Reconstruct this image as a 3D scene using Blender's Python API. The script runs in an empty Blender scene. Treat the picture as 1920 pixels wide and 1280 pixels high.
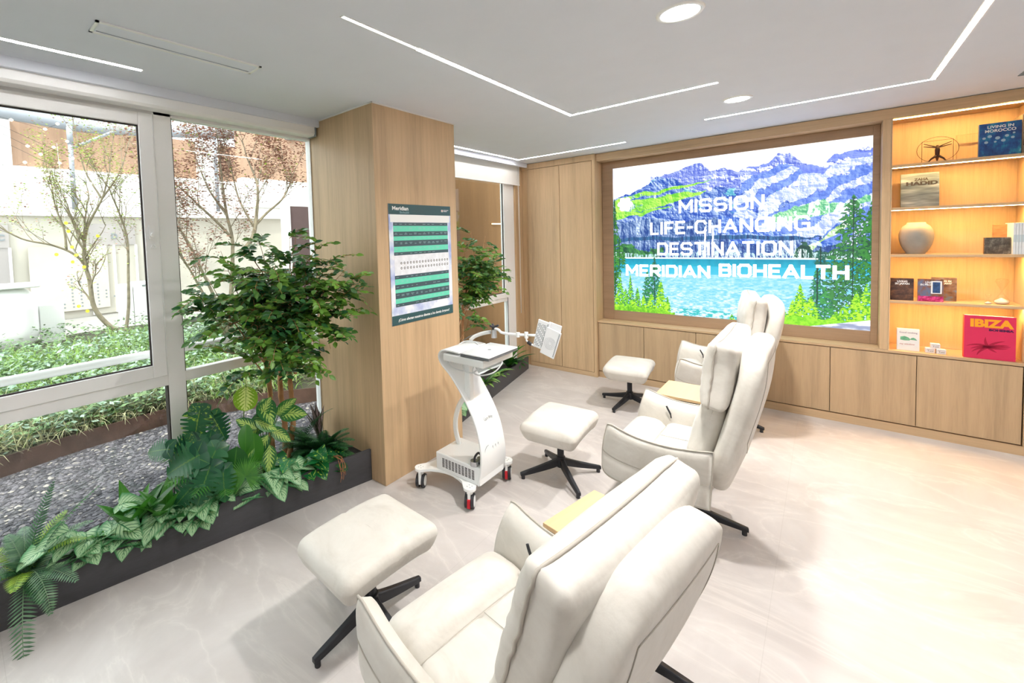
import bpy, math, random
import numpy as np
from mathutils import Vector, Matrix, noise
PI = math.pi
random.seed(7)
sc = bpy.context.scene
COL = sc.collection

# ---------------------------------------------------------------- camera
cam_d = bpy.data.cameras.new('camera')
cam = bpy.data.objects.new('camera', cam_d)
COL.objects.link(cam)
sc.camera = cam
R = ((0.73829689, 0.6737, -0.03234194), (0.00782912, -0.05650807, -0.99837145), (-0.67443043, 0.73684133, -0.04699421))
cam.matrix_world = Matrix(((R[0][0], -R[1][0], -R[2][0], 0), (R[0][1], -R[1][1], -R[2][1], 0), (R[0][2], -R[1][2], -R[2][2], 1.65), (0, 0, 0, 1)))
cam_d.sensor_width = 36
cam_d.lens = 820.37 / 1920 * 36
cam_d.shift_x = (960 - 800) / 1920
cam_d.shift_y = (486.61 - 640) / 1920
cam_d.clip_start = 0.05
cam_d.clip_end = 200

# ---------------------------------------------------------------- colour management and world
sc.view_settings.view_transform = 'Standard'
sc.view_settings.look = 'None'
sc.view_settings.gamma = 1
sc.view_settings.exposure = 0.2
sc.view_settings.use_curve_mapping = False
w = bpy.data.worlds.new('sky'); sc.world = w; w.use_nodes = True
w.node_tree.nodes['Background'].inputs[0].default_value = (0.93, 0.96, 1.0, 1)
w.node_tree.nodes['Background'].inputs[1].default_value = 3.4
try:
    sc.cycles.max_bounces = 7; sc.cycles.diffuse_bounces = 5; sc.cycles.glossy_bounces = 3
    sc.cycles.transmission_bounces = 4; sc.cycles.transparent_max_bounces = 8
    sc.cycles.caustics_reflective = False; sc.cycles.caustics_refractive = False
    sc.cycles.sample_clamp_indirect = 6
    sc.cycles.use_denoising = True
except Exception:
    pass
sun_d = bpy.data.lights.new('sun', 'SUN'); sun_d.energy = 4.0; sun_d.angle = 0.05; sun_d.color = (1, 0.95, 0.86)
sun = bpy.data.objects.new('sun', sun_d); COL.objects.link(sun); sun.rotation_euler = (math.radians(24), math.radians(14), 0)
H = 2.546

# ---------------------------------------------------------------- helpers
def srgb(r, g, b):
    f = lambda c: c / 12.92 if c <= 0.04045 else ((c + 0.055) / 1.055) ** 2.4
    return (f(r / 255), f(g / 255), f(b / 255), 1)

class NT:
    def __init__(s, m):
        m.use_nodes = True
        s.t = m.node_tree; s.b = s.t.nodes['Principled BSDF']
    def n(s, typ, ins=None, **kw):
        x = s.t.nodes.new(typ)
        for k, v in kw.items(): setattr(x, k, v)
        for k, v in (ins or {}).items():
            if hasattr(v, 'is_output') or isinstance(v, bpy.types.NodeSocket): s.t.links.new(v, x.inputs[k])
            else: x.inputs[k].default_value = v
        return x
    def l(s, a, b): s.t.links.new(a, b)
    def mix(s, f, a, b, mode='MIX'):
        x = s.t.nodes.new('ShaderNodeMix'); x.data_type = 'RGBA'; x.blend_type = mode
        for i, v in ((0, f), (6, a), (7, b)):
            if isinstance(v, bpy.types.NodeSocket): s.t.links.new(v, x.inputs[i])
            else: x.inputs[i].default_value = v
        return x.outputs[2]
    def math(s, op, a, b=0.0, c=0.0):
        x = s.t.nodes.new('ShaderNodeMath'); x.operation = op
        for i, v in enumerate((a, b, c)):
            if isinstance(v, bpy.types.NodeSocket): s.t.links.new(v, x.inputs[i])
            else: x.inputs[i].default_value = v
        return x.outputs[0]
    def ramp(s, f, *stops):
        x = s.t.nodes.new('ShaderNodeValToRGB')
        e = x.color_ramp.elements
        while len(e) < len(stops): e.new(0.5)
        for i, (p, c) in enumerate(stops):
            e[i].position = p; e[i].color = c if hasattr(c, '__len__') else (c, c, c, 1)
        s.t.links.new(f, x.inputs[0]); return x.outputs[0]

def mat(name, c, rough=0.5, metal=0.0, emit=None, es=1.0, coat=0.0, noise_amt=0.06, noise_scale=6.0, bump=0.0, bscale=60, sub=0):
    m = bpy.data.materials.new(name); t = NT(m); b = t.b
    b.inputs['Roughness'].default_value = rough; b.inputs['Metallic'].default_value = metal
    if coat: b.inputs['Coat Weight'].default_value = coat
    tc = t.n('ShaderNodeTexCoord')
    if noise_amt:
        nz = t.n('ShaderNodeTexNoise', {'Vector': tc.outputs['Object'], 'Scale': noise_scale, 'Detail': 4})
        d = tuple(max(0, x * (1 - noise_amt)) for x in c[:3]) + (1,)
        u = tuple(min(1, x * (1 + noise_amt)) for x in c[:3]) + (1,)
        t.l(t.ramp(nz.outputs[0], (0.3, d), (0.7, u)), b.inputs['Base Color'])
    else: b.inputs['Base Color'].default_value = c
    if bump:
        nb = t.n('ShaderNodeTexNoise', {'Vector': tc.outputs['Object'], 'Scale': bscale, 'Detail': 5})
        bp = t.n('ShaderNodeBump', {'Height': nb.outputs[0], 'Strength': bump, 'Distance': 0.01})
        t.l(bp.outputs[0], b.inputs['Normal'])
    if emit is not None:
        b.inputs['Emission Color'].default_value = emit; b.inputs['Emission Strength'].default_value = es
    return m

def wood_mat(name, base=(0.53, 0.35, 0.19), axis='z', vary=0.16, rough=0.45):
    m = bpy.data.materials.new(name); t = NT(m)
    tc = t.n('ShaderNodeTexCoord')
    def mp(sc_):
        v = {'z': (sc_, sc_, sc_ * 0.035), 'x': (sc_ * 0.035, sc_, sc_), 'y': (sc_, sc_ * 0.035, sc_)}[axis]
        return t.n('ShaderNodeMapping', {'Vector': tc.outputs['Object'], 'Scale': v}).outputs[0]
    n1 = t.n('ShaderNodeTexNoise', {'Vector': mp(9), 'Scale': 1.0, 'Detail': 3, 'Roughness': 0.6})
    n2 = t.n('ShaderNodeTexNoise', {'Vector': mp(60), 'Scale': 1.0, 'Detail': 4, 'Roughness': 0.7, 'Distortion': 0.6})
    n3 = t.n('ShaderNodeTexNoise', {'Vector': mp(260), 'Scale': 1.0, 'Detail': 2})
    f = t.math('ADD', t.math('MULTIPLY', n1.outputs[0], 0.5), t.math('ADD', t.math('MULTIPLY', n2.outputs[0], 0.35), t.math('MULTIPLY', n3.outputs[0], 0.15)))
    lo = tuple(x * (1 - vary * 1.5) for x in base) + (1,); hi = tuple(min(1, x * (1 + vary)) for x in base) + (1,)
    mid = tuple(base) + (1,)
    t.l(t.ramp(f, (0.33, lo), (0.5, mid), (0.66, hi)), t.b.inputs['Base Color'])
    t.b.inputs['Roughness'].default_value = rough
    bp = t.n('ShaderNodeBump', {'Height': n3.outputs[0], 'Strength': 0.08, 'Distance': 0.003})
    t.l(bp.outputs[0], t.b.inputs['Normal'])
    if rough > .9: t.b.inputs['Specular IOR Level'].default_value = 0.1
    return m

class G:
    """collects geometry for one mesh object"""
    def __init__(s): s.v = []; s.f = []; s.mi = []; s.sm = []; s.c = []
    def add(s, vs, fs, mi=0, sm=False, cs=None):
        o = len(s.v); s.v += [tuple(x) for x in vs]
        s.c += cs if cs else [(0, 0, 0)] * len(vs)
        for f in fs: s.f.append(tuple(i + o for i in f)); s.mi.append(mi); s.sm.append(sm)
    def box(s, x0, x1, y0, y1, z0, z1, mi=0, mx=None):
        vs = [(x, y, z) for x in (x0, x1) for y in (y0, y1) for z in (z0, z1)]
        if mx: vs = [mx @ Vector(v) for v in vs]
        s.add(vs, [(0, 1, 3, 2), (4, 6, 7, 5), (0, 4, 5, 1), (2, 3, 7, 6), (0, 2, 6, 4), (1, 5, 7, 3)], mi)
        return s
    def tube(s, pts, rad, n=8, mi=0, cap=True):
        pts = [Vector(p) for p in pts]
        if not hasattr(rad, '__len__'): rad = [rad] * len(pts)
        vs = []; fs = []; prev = None
        for i, p in enumerate(pts):
            d = (pts[min(i + 1, len(pts) - 1)] - pts[max(i - 1, 0)])
            d = d.normalized() if d.length > 1e-9 else Vector((0, 0, 1))
            if prev is None:
                a = Vector((0, 0, 1)) if abs(d.z) < 0.9 else Vector((1, 0, 0))
                u = d.cross(a).normalized()
            else:
                u = (prev - d * prev.dot(d)); u = u.normalized() if u.length > 1e-6 else d.orthogonal().normalized()
            prev = u; w_ = d.cross(u)
            for k in range(n):
                t = 2 * PI * k / n
                vs.append(p + (u * math.cos(t) + w_ * math.sin(t)) * rad[i])
        for i in range(len(pts) - 1):
            for k in range(n):
                a = i * n + k; b = i * n + (k + 1) % n
                fs.append((a, b, b + n, a + n))
        if cap: fs += [tuple(range(n - 1, -1, -1)), tuple((len(pts) - 1) * n + k for k in range(n))]
        s.add(vs, fs, mi, True); return s
    def cyl(s, c, r, h, n=24, mi=0, axis='z', r2=None):
        r2 = r if r2 is None else r2
        c = Vector(c); vs = []
        ax = {'x': (Vector((0, 1, 0)), Vector((0, 0, 1)), Vector((1, 0, 0))), 'y': (Vector((0, 0, 1)), Vector((1, 0, 0)), Vector((0, 1, 0))), 'z': (Vector((1, 0, 0)), Vector((0, 1, 0)), Vector((0, 0, 1)))}[axis]
        for j, rr in ((0, r), (1, r2)):
            for k in range(n):
                t = 2 * PI * k / n
                vs.append(c + ax[0] * rr * math.cos(t) + ax[1] * rr * math.sin(t) + ax[2] * h * j)
        s.add(vs, [(k, (k + 1) % n, n + (k + 1) % n, n + k) for k in range(n)], mi, True)
        s.add(vs, [tuple(range(n - 1, -1, -1)), tuple(range(n, 2 * n))], mi, False); return s
    def lathe(s, c, prof, n=32, mi=0):
        vs = []; fs = []
        for r, z in prof:
            for k in range(n):
                t = 2 * PI * k / n; vs.append((c[0] + r * math.cos(t), c[1] + r * math.sin(t), c[2] + z))
        for i in range(len(prof) - 1):
            for k in range(n):
                a = i * n + k; b = i * n + (k + 1) % n; fs.append((a, b, b + n, a + n))
        s.add(vs, fs, mi, True); return s
    def prism(s, poly, a, b, axis='y', mi=0, sm=False):
        """poly: 2D outline; extruded from a to b along axis"""
        def P(p, t):
            if axis == 'y': return (p[0], t, p[1])
            if axis == 'x': return (t, p[0], p[1])
            return (p[0], p[1], t)
        n = len(poly); vs = [P(p, a) for p in poly] + [P(p, b) for p in poly]
        s.add(vs, [tuple(range(n)), tuple(range(2 * n - 1, n - 1, -1))], mi, False)
        s.add(vs, [(k, n + k, n + (k + 1) % n, (k + 1) % n) for k in range(n)], mi, sm); return s
    def soft(s, c, h, r, bulge=(0, 0, 0), f=None, seg=6, mi=0, pinch=0.0):
        """rounded cushion block; bulge swells each face, pinch draws the edges in"""
        def ts(hh):
            a = [-hh + r * q for q in (0, 0.12, 0.35, 0.65, 1.0)]
            mids = [-(hh - r) + 2 * (hh - r) * k / seg for k in range(1, seg)] if hh - r > 1e-4 else []
            return a + mids + [-x for x in reversed(a)]
        T = [ts(x) for x in h]
        idx = {}; vs = []
        def vid(p):
            k = tuple(round(x, 5) for x in p)
            if k not in idx:
                q = [max(-(h[i] - r), min(h[i] - r, p[i])) for i in range(3)]
                d = [p[i] - q[i] for i in range(3)]; L = math.sqrt(sum(x * x for x in d))
                if L > 1e-9:
                    o = [q[i] + d[i] / L * r for i in range(3)]
                else: o = list(p)
                nn = [p[i] / h[i] for i in range(3)]
                for i in range(3):
                    j, k2 = (i + 1) % 3, (i + 2) % 3
                    o[i] += bulge[i] * (1 - nn[j] ** 2) * (1 - nn[k2] ** 2) * max(-1, min(1, nn[i] * 1.0))
                o = Vector(o)
                if f: o = Vector(f(o))
                idx[k] = len(vs); vs.append(o + Vector(c))
            return idx[k]
        fs = []
        for ax in range(3):
            j, k2 = (ax + 1) % 3, (ax + 2) % 3
            for sg in (-1, 1):
                for a in range(len(T[j]) - 1):
                    for b in range(len(T[k2]) - 1):
                        q = []
                        for da, db in ((0, 0), (1, 0), (1, 1), (0, 1)):
                            p = [0, 0, 0]; p[ax] = sg * h[ax]; p[j] = T[j][a + da]; p[k2] = T[k2][b + db]; q.append(vid(p))
                        if len(set(q)) >= 3: fs.append(tuple(q) if sg > 0 else tuple(reversed(q)))
        s.add(vs, fs, mi, True); return s
    def build(s, name, mats, parent=None, bevel=0, sub=0, world=False, attr=None, seg=2):
        me = bpy.data.meshes.new(name)
        vs = s.v
        if world and parent is not None:
            o = parent.location; vs = [(x - o.x, y - o.y, z - o.z) for x, y, z in vs]
        me.from_pydata(vs, [], s.f)
        me.polygons.foreach_set('material_index', s.mi); me.polygons.foreach_set('use_smooth', s.sm)
        if attr:
            a = me.attributes.new(attr, 'FLOAT_VECTOR', 'POINT')
            a.data.foreach_set('vector', [q for c in s.c for q in c])
        for m in (mats if isinstance(mats, (list, tuple)) else [mats]): me.materials.append(m)
        me.update()
        ob = bpy.data.objects.new(name, me); COL.objects.link(ob)
        if parent is not None: ob.parent = parent
        if bevel:
            b = ob.modifiers.new('bevel', 'BEVEL'); b.width = bevel; b.segments = seg; b.limit_method = 'ANGLE'; b.angle_limit = 0.7
        if sub:
            b = ob.modifiers.new('sub', 'SUBSURF'); b.levels = sub; b.render_levels = sub
        return ob

def tag(o, label=None, cat=None, group=None, kind=None):
    if label: o['label'] = label
    if cat: o['category'] = cat
    if group: o['group'] = group
    if kind: o['kind'] = kind
    return o
def thing(name, label, cat, loc=(0, 0, 0), rz=0, group=None):
    o = bpy.data.objects.new(name, None); COL.objects.link(o); o.location = loc; o.rotation_euler = (0, 0, rz)
    o.empty_display_size = 0.1
    return tag(o, label, cat, group)
def struct(o, label=None):
    o['kind'] = 'structure'
    if label: o['label'] = label
    return o
def dup(root, loc, rz, label, group=None):
    r = root.copy(); COL.objects.link(r); r.location = loc; r.rotation_euler = (0, 0, rz); r['label'] = label
    if group: r['group'] = group
    for ch in list(root.children):
        c = ch.copy(); COL.objects.link(c); c.parent = r
        for g in list(ch.children):
            d = g.copy(); COL.objects.link(d); d.parent = c
    return r
def smooth_path(pts, n=6):
    """Catmull-Rom through the points"""
    P = [Vector(p) for p in pts]; P = [P[0] * 2 - P[1]] + P + [P[-1] * 2 - P[-2]]
    out = []
    for i in range(1, len(P) - 2):
        for k in range(n):
            t = k / n; a, b, c, d = P[i - 1], P[i], P[i + 1], P[i + 2]
            out.append(0.5 * ((2 * b) + (c - a) * t + (2 * a - 5 * b + 4 * c - d) * t * t + (3 * b - a - 3 * c + d) * t ** 3))
    out.append(P[-2]); return out
def text_obj(name, s, size, m, parent, mx, width=None, bold=0.0, extrude=0.0004, align='LEFT', world=False):
    cu = bpy.data.curves.new('t', 'FONT'); cu.body = s; cu.size = size; cu.extrude = extrude; cu.offset = bold; cu.align_x = align
    cu.resolution_u = 3
    o = bpy.data.objects.new('t', cu); COL.objects.link(o)
    dg = bpy.context.evaluated_depsgraph_get()
    me = bpy.data.meshes.new_from_object(o.evaluated_get(dg))
    bpy.data.objects.remove(o)
    xs = [v.co.x for v in me.vertices]
    k = 1.0
    if width and xs and max(xs) > min(xs): k = width / (max(xs) - min(xs))
    me.transform(Matrix.Diagonal((k, 1, 1, 1)))
    me.transform(mx)
    if world and parent is not None: me.transform(Matrix.Translation(-parent.location))
    me.materials.clear(); me.materials.append(m); me.name = name
    ob = bpy.data.objects.new(name, me); COL.objects.link(ob); ob.parent = parent
    return ob
def face_y(x, y, z):   # text lying in an XZ plane, readable from -y
    return Matrix.Translation((x, y, z)) @ Matrix.Rotation(PI / 2, 4, 'X')
def face_x(x, y, z):   # text lying in a YZ plane, readable from +x
    return Matrix.Translation((x, y, z)) @ Matrix.Rotation(PI / 2, 4, 'Z') @ Matrix.Rotation(PI / 2, 4, 'X')

# ---------------------------------------------------------------- shared materials
M = {}
M['wood'] = wood_mat('oak_veneer', (0.555, 0.385, 0.222), vary=.18)
M['wood_h'] = wood_mat('oak_veneer_horizontal', (0.545, 0.38, 0.222), 'x', .16)
M['wood_dark'] = wood_mat('oak_frame', (0.36, 0.225, 0.125), 'x')
M['ceil'] = mat('ceiling_paint_blue_glow', (0.75, 0.79, 0.87, 1), 0.9, noise_amt=0.01)  # blue cast of the video wall's glow is mixed into the paint colour
M['paint'] = mat('white_paint', (0.78, 0.77, 0.74, 1), 0.85, noise_amt=0.02)
M['frame'] = mat('window_frame_lacquer', (0.95, 0.95, 0.95, 1), 0.35, noise_amt=0.01)
M['gasket'] = mat('dark_rubber_gasket', (0.03, 0.02, 0.02, 1), 0.6)
M['white'] = mat('white_lacquer', (0.93, 0.94, 0.93, 1), 0.25, noise_amt=0.01)
M['black'] = mat('black_metal', (0.02, 0.021, 0.026, 1), 0.42, metal=0.3, noise_amt=0.1)
M['rubber'] = mat('black_rubber', (0.03, 0.03, 0.035, 1), 0.6)
M['chrome'] = mat('brushed_chrome', (0.55, 0.56, 0.58, 1), 0.25, metal=0.9, noise_amt=0.1)
M['led'] = mat('led_diffuser', (1, 1, 1, 1), 0.5, emit=(1, 0.98, 0.96, 1), es=28, noise_amt=0)
M['led_thin'] = mat('thin_led_diffuser', (1, 1, 1, 1), 0.5, emit=(0.95, 0.97, 1, 1), es=5, noise_amt=0)
M['led_warm'] = mat('warm_led_diffuser', (1, 0.9, 0.7, 1), 0.5, emit=(1, 0.56, 0.17, 1), es=120, noise_amt=0)
M['grey_line'] = mat('grey_print', (0.25, 0.28, 0.30, 1), 0.6, noise_amt=0)
def glass_mat(name, tint, refl=0.06):
    m = bpy.data.materials.new(name); m.use_nodes = True; t = m.node_tree; t.nodes.clear()
    o = t.nodes.new('ShaderNodeOutputMaterial'); tr = t.nodes.new('ShaderNodeBsdfTransparent'); gl = t.nodes.new('ShaderNodeBsdfGlossy')
    mx = t.nodes.new('ShaderNodeMixShader'); fr = t.nodes.new('ShaderNodeMapRange'); lw = t.nodes.new('ShaderNodeLayerWeight'); lw.inputs[0].default_value = 0.5; pw = t.nodes.new('ShaderNodeMath'); pw.operation = 'POWER'; pw.inputs[1].default_value = 5; t.links.new(lw.outputs[1], pw.inputs[0]); t.links.new(pw.outputs[0], fr.inputs[0]); fr.inputs[3].default_value = 0.035; fr.inputs[4].default_value = 0.9
    tr.inputs[0].default_value = tint; gl.inputs[1].default_value = 0.02
    t.links.new(fr.outputs[0], mx.inputs[0]); t.links.new(tr.outputs[0], mx.inputs[1]); t.links.new(gl.outputs[0], mx.inputs[2]); t.links.new(mx.outputs[0], o.inputs[0])
    return m
M['glass'] = glass_mat('window_glass', (0.95, 0.98, 0.96, 1))

# ================================================================ ROOM SHELL
def floor_mat():
    m = bpy.data.materials.new('large_stone_tiles'); t = NT(m)
    tc = t.n('ShaderNodeTexCoord')
    n1 = t.n('ShaderNodeTexNoise', {'Vector': tc.outputs['Object'], 'Scale': 1.1, 'Detail': 7, 'Roughness': 0.62, 'Distortion': 0.8})
    mp = t.n('ShaderNodeMapping', {'Vector': tc.outputs['Object'], 'Rotation': (0, 0, 0.5), 'Scale': (1.0, 2.4, 1)})
    n2 = t.n('ShaderNodeTexNoise', {'Vector': mp.outputs[0], 'Scale': 0.9, 'Detail': 6, 'Roughness': 0.55, 'Distortion': 1.6})
    base = t.ramp(n1.outputs[0], (0.3, (0.46, 0.422, 0.402, 1)), (0.5, (0.55, 0.51, 0.488, 1)), (0.7, (0.64, 0.603, 0.583, 1)))
    vein = t.ramp(t.math('ABSOLUTE', t.math('SUBTRACT', n2.outputs[0], 0.5)), (0.0, 1), (0.01, 0.45), (0.05, 0))
    c = t.mix(t.math('MULTIPLY', vein, 0.3), base, (0.80, 0.76, 0.71, 1))
    br = t.n('ShaderNodeTexBrick', {'Vector': t.n('ShaderNodeMapping', {'Vector': tc.outputs['Object'], 'Location': (0.17, -1.26, 0)}).outputs[0],
             'Color1': (1, 1, 1, 1), 'Color2': (1, 1, 1, 1), 'Mortar': (0, 0, 0, 1), 'Scale': 1.0, 'Mortar Size': 0.0012, 'Mortar Smooth': 0.2, 'Brick Width': 1.2, 'Row Height': 1.2}, offset=0.0)
    c = t.mix(t.math('MULTIPLY', t.math('SUBTRACT', 1.0, br.outputs[0]), 0.22), c, (0.30, 0.27, 0.24, 1))
    t.l(c, t.b.inputs['Base Color'])
    t.l(t.ramp(n1.outputs[0], (0.3, 0.42), (0.7, 0.3)), t.b.inputs['Roughness'])
    return m
M['floor'] = floor_mat()
g = G(); g.box(-3.0, 3.4, -3.2, 5.5, -0.12, 0.0)
struct(g.build('floor', M['floor']))
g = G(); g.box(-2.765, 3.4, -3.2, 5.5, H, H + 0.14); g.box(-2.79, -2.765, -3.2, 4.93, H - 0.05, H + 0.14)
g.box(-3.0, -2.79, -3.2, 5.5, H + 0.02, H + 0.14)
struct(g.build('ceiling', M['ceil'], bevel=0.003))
g = G(); g.box(-3.0, 3.4, 5.34, 5.5, 0, H); struct(g.build('wall_back', M['paint']))
g = G(); g.box(3.3, 3.4, -3.2, 5.34, 0, H); struct(g.build('wall_right', M['paint']))
g = G(); g.box(-3.0, 3.3, -3.3, -3.2, 0, H + 0.14); struct(g.build('wall_front', M['paint']))
# left wall: sill strip under the glass, header over it, short pieces
g = G(); g.box(-3.0, -2.875, -3.2, 4.93, 0.0, 0.05); g.box(-3.0, -2.875, -3.2, 4.93, 2.46, H + 0.02); g.box(-3.0, -2.875, -3.2, -1.2, 0.05, 2.46)
struct(g.build('wall_left', M['frame']))

# oak clad pillar
g = G(); g.box(-2.875, -2.172, 1.896, 2.738, 0.0, H - 0.004); g.box(-2.96, -2.875, 1.8965, 2.7375, 0.05, 2.46)
struct(g.build('wall_pillar', M['wood'], bevel=0.0015), 'oak clad square pillar between the two windows')
g = G()
g.box(-2.78, -2.165, 1.889, 1.896, H - 0.008, H); g.box(-2.172, -2.165, 1.889, 2.745, H - 0.008, H)
struct(g.build('trim_1', M['paint']))

# ---------------------------------------------------------------- window 1
def win_sash(parent, x, y0, y1, z0, z1, fw, name='sash', depth=0.05):
    g = G()
    g.box(x - depth, x, y0, y0 + fw, z0, z1); g.box(x - depth, x, y1 - fw, y1, z0, z1)
    g.box(x - depth, x, y0 + fw, y1 - fw, z0, z0 + fw); g.box(x - depth, x, y0 + fw, y1 - fw, z1 - fw, z1)
    s = g.build(name, M['frame'], parent, bevel=0.004)
    g = G(); e = 0.007; a, b, c, d = y0 + fw, y1 - fw, z0 + fw, z1 - fw
    g.box(x - 0.026, x - 0.014, a, a + e, c, d); g.box(x - 0.026, x - 0.014, b - e, b, c, d)
    g.box(x - 0.026, x - 0.014, a + e, b - e, c, c + e); g.box(x - 0.026, x - 0.014, a + e, b - e, d - e, d)
    g.build('gasket', M['gasket'], s)
    g = G(); g.box(x - 0.032, x - 0.026, a, b, c, d); g.build('glass_pane', M['glass'], parent)
    return s
w1 = bpy.data.objects.new('window_1', None); COL.objects.link(w1); struct(w1, 'white framed window wall left of the pillar')
g = G()
XF = -2.885
g.box(XF - 0.065, XF - 0.004, 0.845, 0.94, 0.05, 2.46)
g.box(XF - 0.065, XF - 0.004, -1.2, 1.896, 2.42, 2.46)
g.box(XF - 0.065, XF - 0.004, -1.2, 1.896, 0.05, 0.09)
g.box(XF - 0.065, XF - 0.004, -1.2, 0.845, 0.83, 0.893)
g.box(XF - 0.065, XF - 0.012, 0.94, 1.896, 0.83, 0.893)
g.box(XF - 0.065, XF - 0.004, 1.889, 1.896, 0.09, 2.42)
g.box(XF - 0.065, XF - 0.004, -1.2, -1.12, 0.09, 2.42)
g.build('window_frame', M['frame'], w1, bevel=0.003)
sash = win_sash(w1, XF + 0.012, -1.12, 0.838, 0.895, 2.42, 0.072)
g = G()
for (y0, y1, z0, z1) in ((0.94, 1.889, 0.893, 2.42), (0.94, 1.889, 0.09, 0.83), (-1.12, 0.845, 0.09, 0.83)):
    g = G(); g.box(XF - 0.035, XF - 0.029, y0, y1, z0, z1); g.build('glass_pane', M['glass'], w1)
    g = G(); g.box(XF - 0.06, XF - 0.008, y1 - 0.006 if y1 < 0.9 else y0, y1 if y1 < 0.9 else y0 + 0.004, z0, z1); g.build('gasket', M['gasket'], w1)
g = G(); g.box(XF + 0.012, XF + 0.022, 0.785, 0.812, 1.70, 1.78); g.cyl((XF + 0.02, 0.80, 1.725), 0.012, 0.02, axis='x'); g.tube([(XF + 0.02, 0.795, 1.665), (XF + 0.03, 0.785, 1.65), (XF + 0.03, 0.815, 1.65), (XF + 0.02, 0.805, 1.665)], 0.004)
g.build('window_restrictor', M['frame'], sash, bevel=0.002)
# ---------------------------------------------------------------- window 2
w2 = bpy.data.objects.new('window_2', None); COL.objects.link(w2); struct(w2, 'white framed narrow window between pillar and wardrobe')
g = G()
g.box(XF - 0.065, XF - 0.004, 4.62, 4.80, 0.05, 2.46)
g.box(XF - 0.065, XF - 0.004, 2.738, 4.62, 2.42, 2.46)
g.box(XF - 0.065, XF - 0.004, 2.738, 4.62, 0.86, 0.935)
g.box(XF - 0.065, XF - 0.004, 2.738, 4.62, 0.05, 0.09)
g.build('window_frame', M['frame'], w2, bevel=0.003)
win_sash(w2, XF + 0.014, 2.72, 4.60, 0.905, 2.42, 0.06)
g = G(); g.box(XF - 0.035, XF - 0.029, 2.738, 4.62, 0.09, 0.86); g.build('glass_pane', M['glass'], w2)
g = G(); g.box(XF - 0.004, XF + 0.001, 4.606, 4.612, 0.09, 2.42); g.build('gasket', M['gasket'], w2)
g = G(); g.box(-2.98, -2.864, 4.80, 5.02, 0.0, 2.53); struct(g.build('wall_nook', M['wood']))

# ---------------------------------------------------------------- roller blinds
M['blind'] = mat('blind_fabric', (0.86, 0.86, 0.84, 1), 0.8, noise_amt=0.01, emit=None)
t = thing('roller_blind', 'white roller blind cassette rolled up over the wide left window', 'blind', (-2.83, 0.4, 2.47))
g = G(); prof = [(-2.878, 2.435), (-2.80, 2.435), (-2.788, 2.45), (-2.788, 2.505), (-2.80, 2.52), (-2.878, 2.52)]
g.prism(prof, -1.3, 1.87, 'y'); g.build('cassette', M['frame'], t, world=True, bevel=0.002)
g = G(); g.box(-2.88, -2.785, 1.87, 1.885, 2.43, 2.523); g.build('end_bracket', M['grey_line'], t, world=True, bevel=0.004)
t = thing('roller_blind', 'white roller blind partly lowered over the narrow window', 'blind', (-2.85, 3.8, 2.3))
g = G(); g.box(-2.853, -2.85, 2.745, 4.885, 2.285, 2.53); g.build('fabric', M['blind'], t, world=True)
g = G(); g.box(-2.858, -2.845, 2.745, 4.885, 2.278, 2.292); g.build('bottom_bar', M['frame'], t, world=True, bevel=0.003)
g = G()
for dy in (0.0, 0.018): g.tube([(-2.842, 4.83 + dy, 2.5), (-2.84, 4.83 + dy, 1.6), (-2.84, 4.835 + dy * 0.5, 0.68)], 0.0022, 6)
g.build('pull_cord', M['white'], t, world=True)

# ---------------------------------------------------------------- planters
M['planter'] = wood_mat('charcoal_laminate', (0.052, 0.052, 0.058), 'y', 0.2, 0.5)
M['soil'] = mat('dark_potting_soil', (0.012, 0.008, 0.006, 1), 0.95, bump=0.8, bscale=40, noise_amt=0.5, noise_scale=30)
def planter(label, a, b, zt, back):
    t = thing('planter', label, 'planter', (a[0], a[1], 0))
    (x0, y0), (x1, y1) = a, b
    g = G(); th = 0.018
    g.add([(x0, y0, 0), (x1, y1, 0), (x1, y1, zt), (x0, y0, zt), (x0 - th, y0, 0), (x1 - th, y1, 0), (x1 - th, y1, zt), (x0 - th, y0, zt)],
          [(0, 1, 2, 3), (5, 4, 7, 6), (3, 2, 6, 7), (0, 3, 7, 4), (1, 5, 6, 2), (0, 4, 5, 1)])
    g.build('front_panel', M['planter'], t, world=True, bevel=0.0015)
    g = G()
    n = 30; m_ = 8; vs = []
    for i in range(n + 1):
        s_ = i / n; yy = y0 + (y1 - y0) * s_; xf = x0 + (x1 - x0) * s_ - th
        for j in range(m_ + 1):
            xx = xf + (back - xf) * j / m_
            vs.append((xx, yy, zt - 0.045 + 0.02 * noise.noise(Vector((xx * 9, yy * 9, 0)))))
    g.add(vs, [(i * (m_ + 1) + j, i * (m_ + 1) + j + 1, (i + 1) * (m_ + 1) + j + 1, (i + 1) * (m_ + 1) + j) for i in range(n) for j in range(m_)], 0, True)
    g.build('soil', M['soil'], t, world=True)
    return t
planter('long charcoal planter under the wide window, left of the pillar', (-2.83, -0.95), (-2.31, 1.893), 0.215, -2.872)
planter('charcoal planter under the narrow window, between pillar and wardrobe', (-2.345, 2.741), (-2.728, 4.80), 0.155, -2.872)

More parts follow.
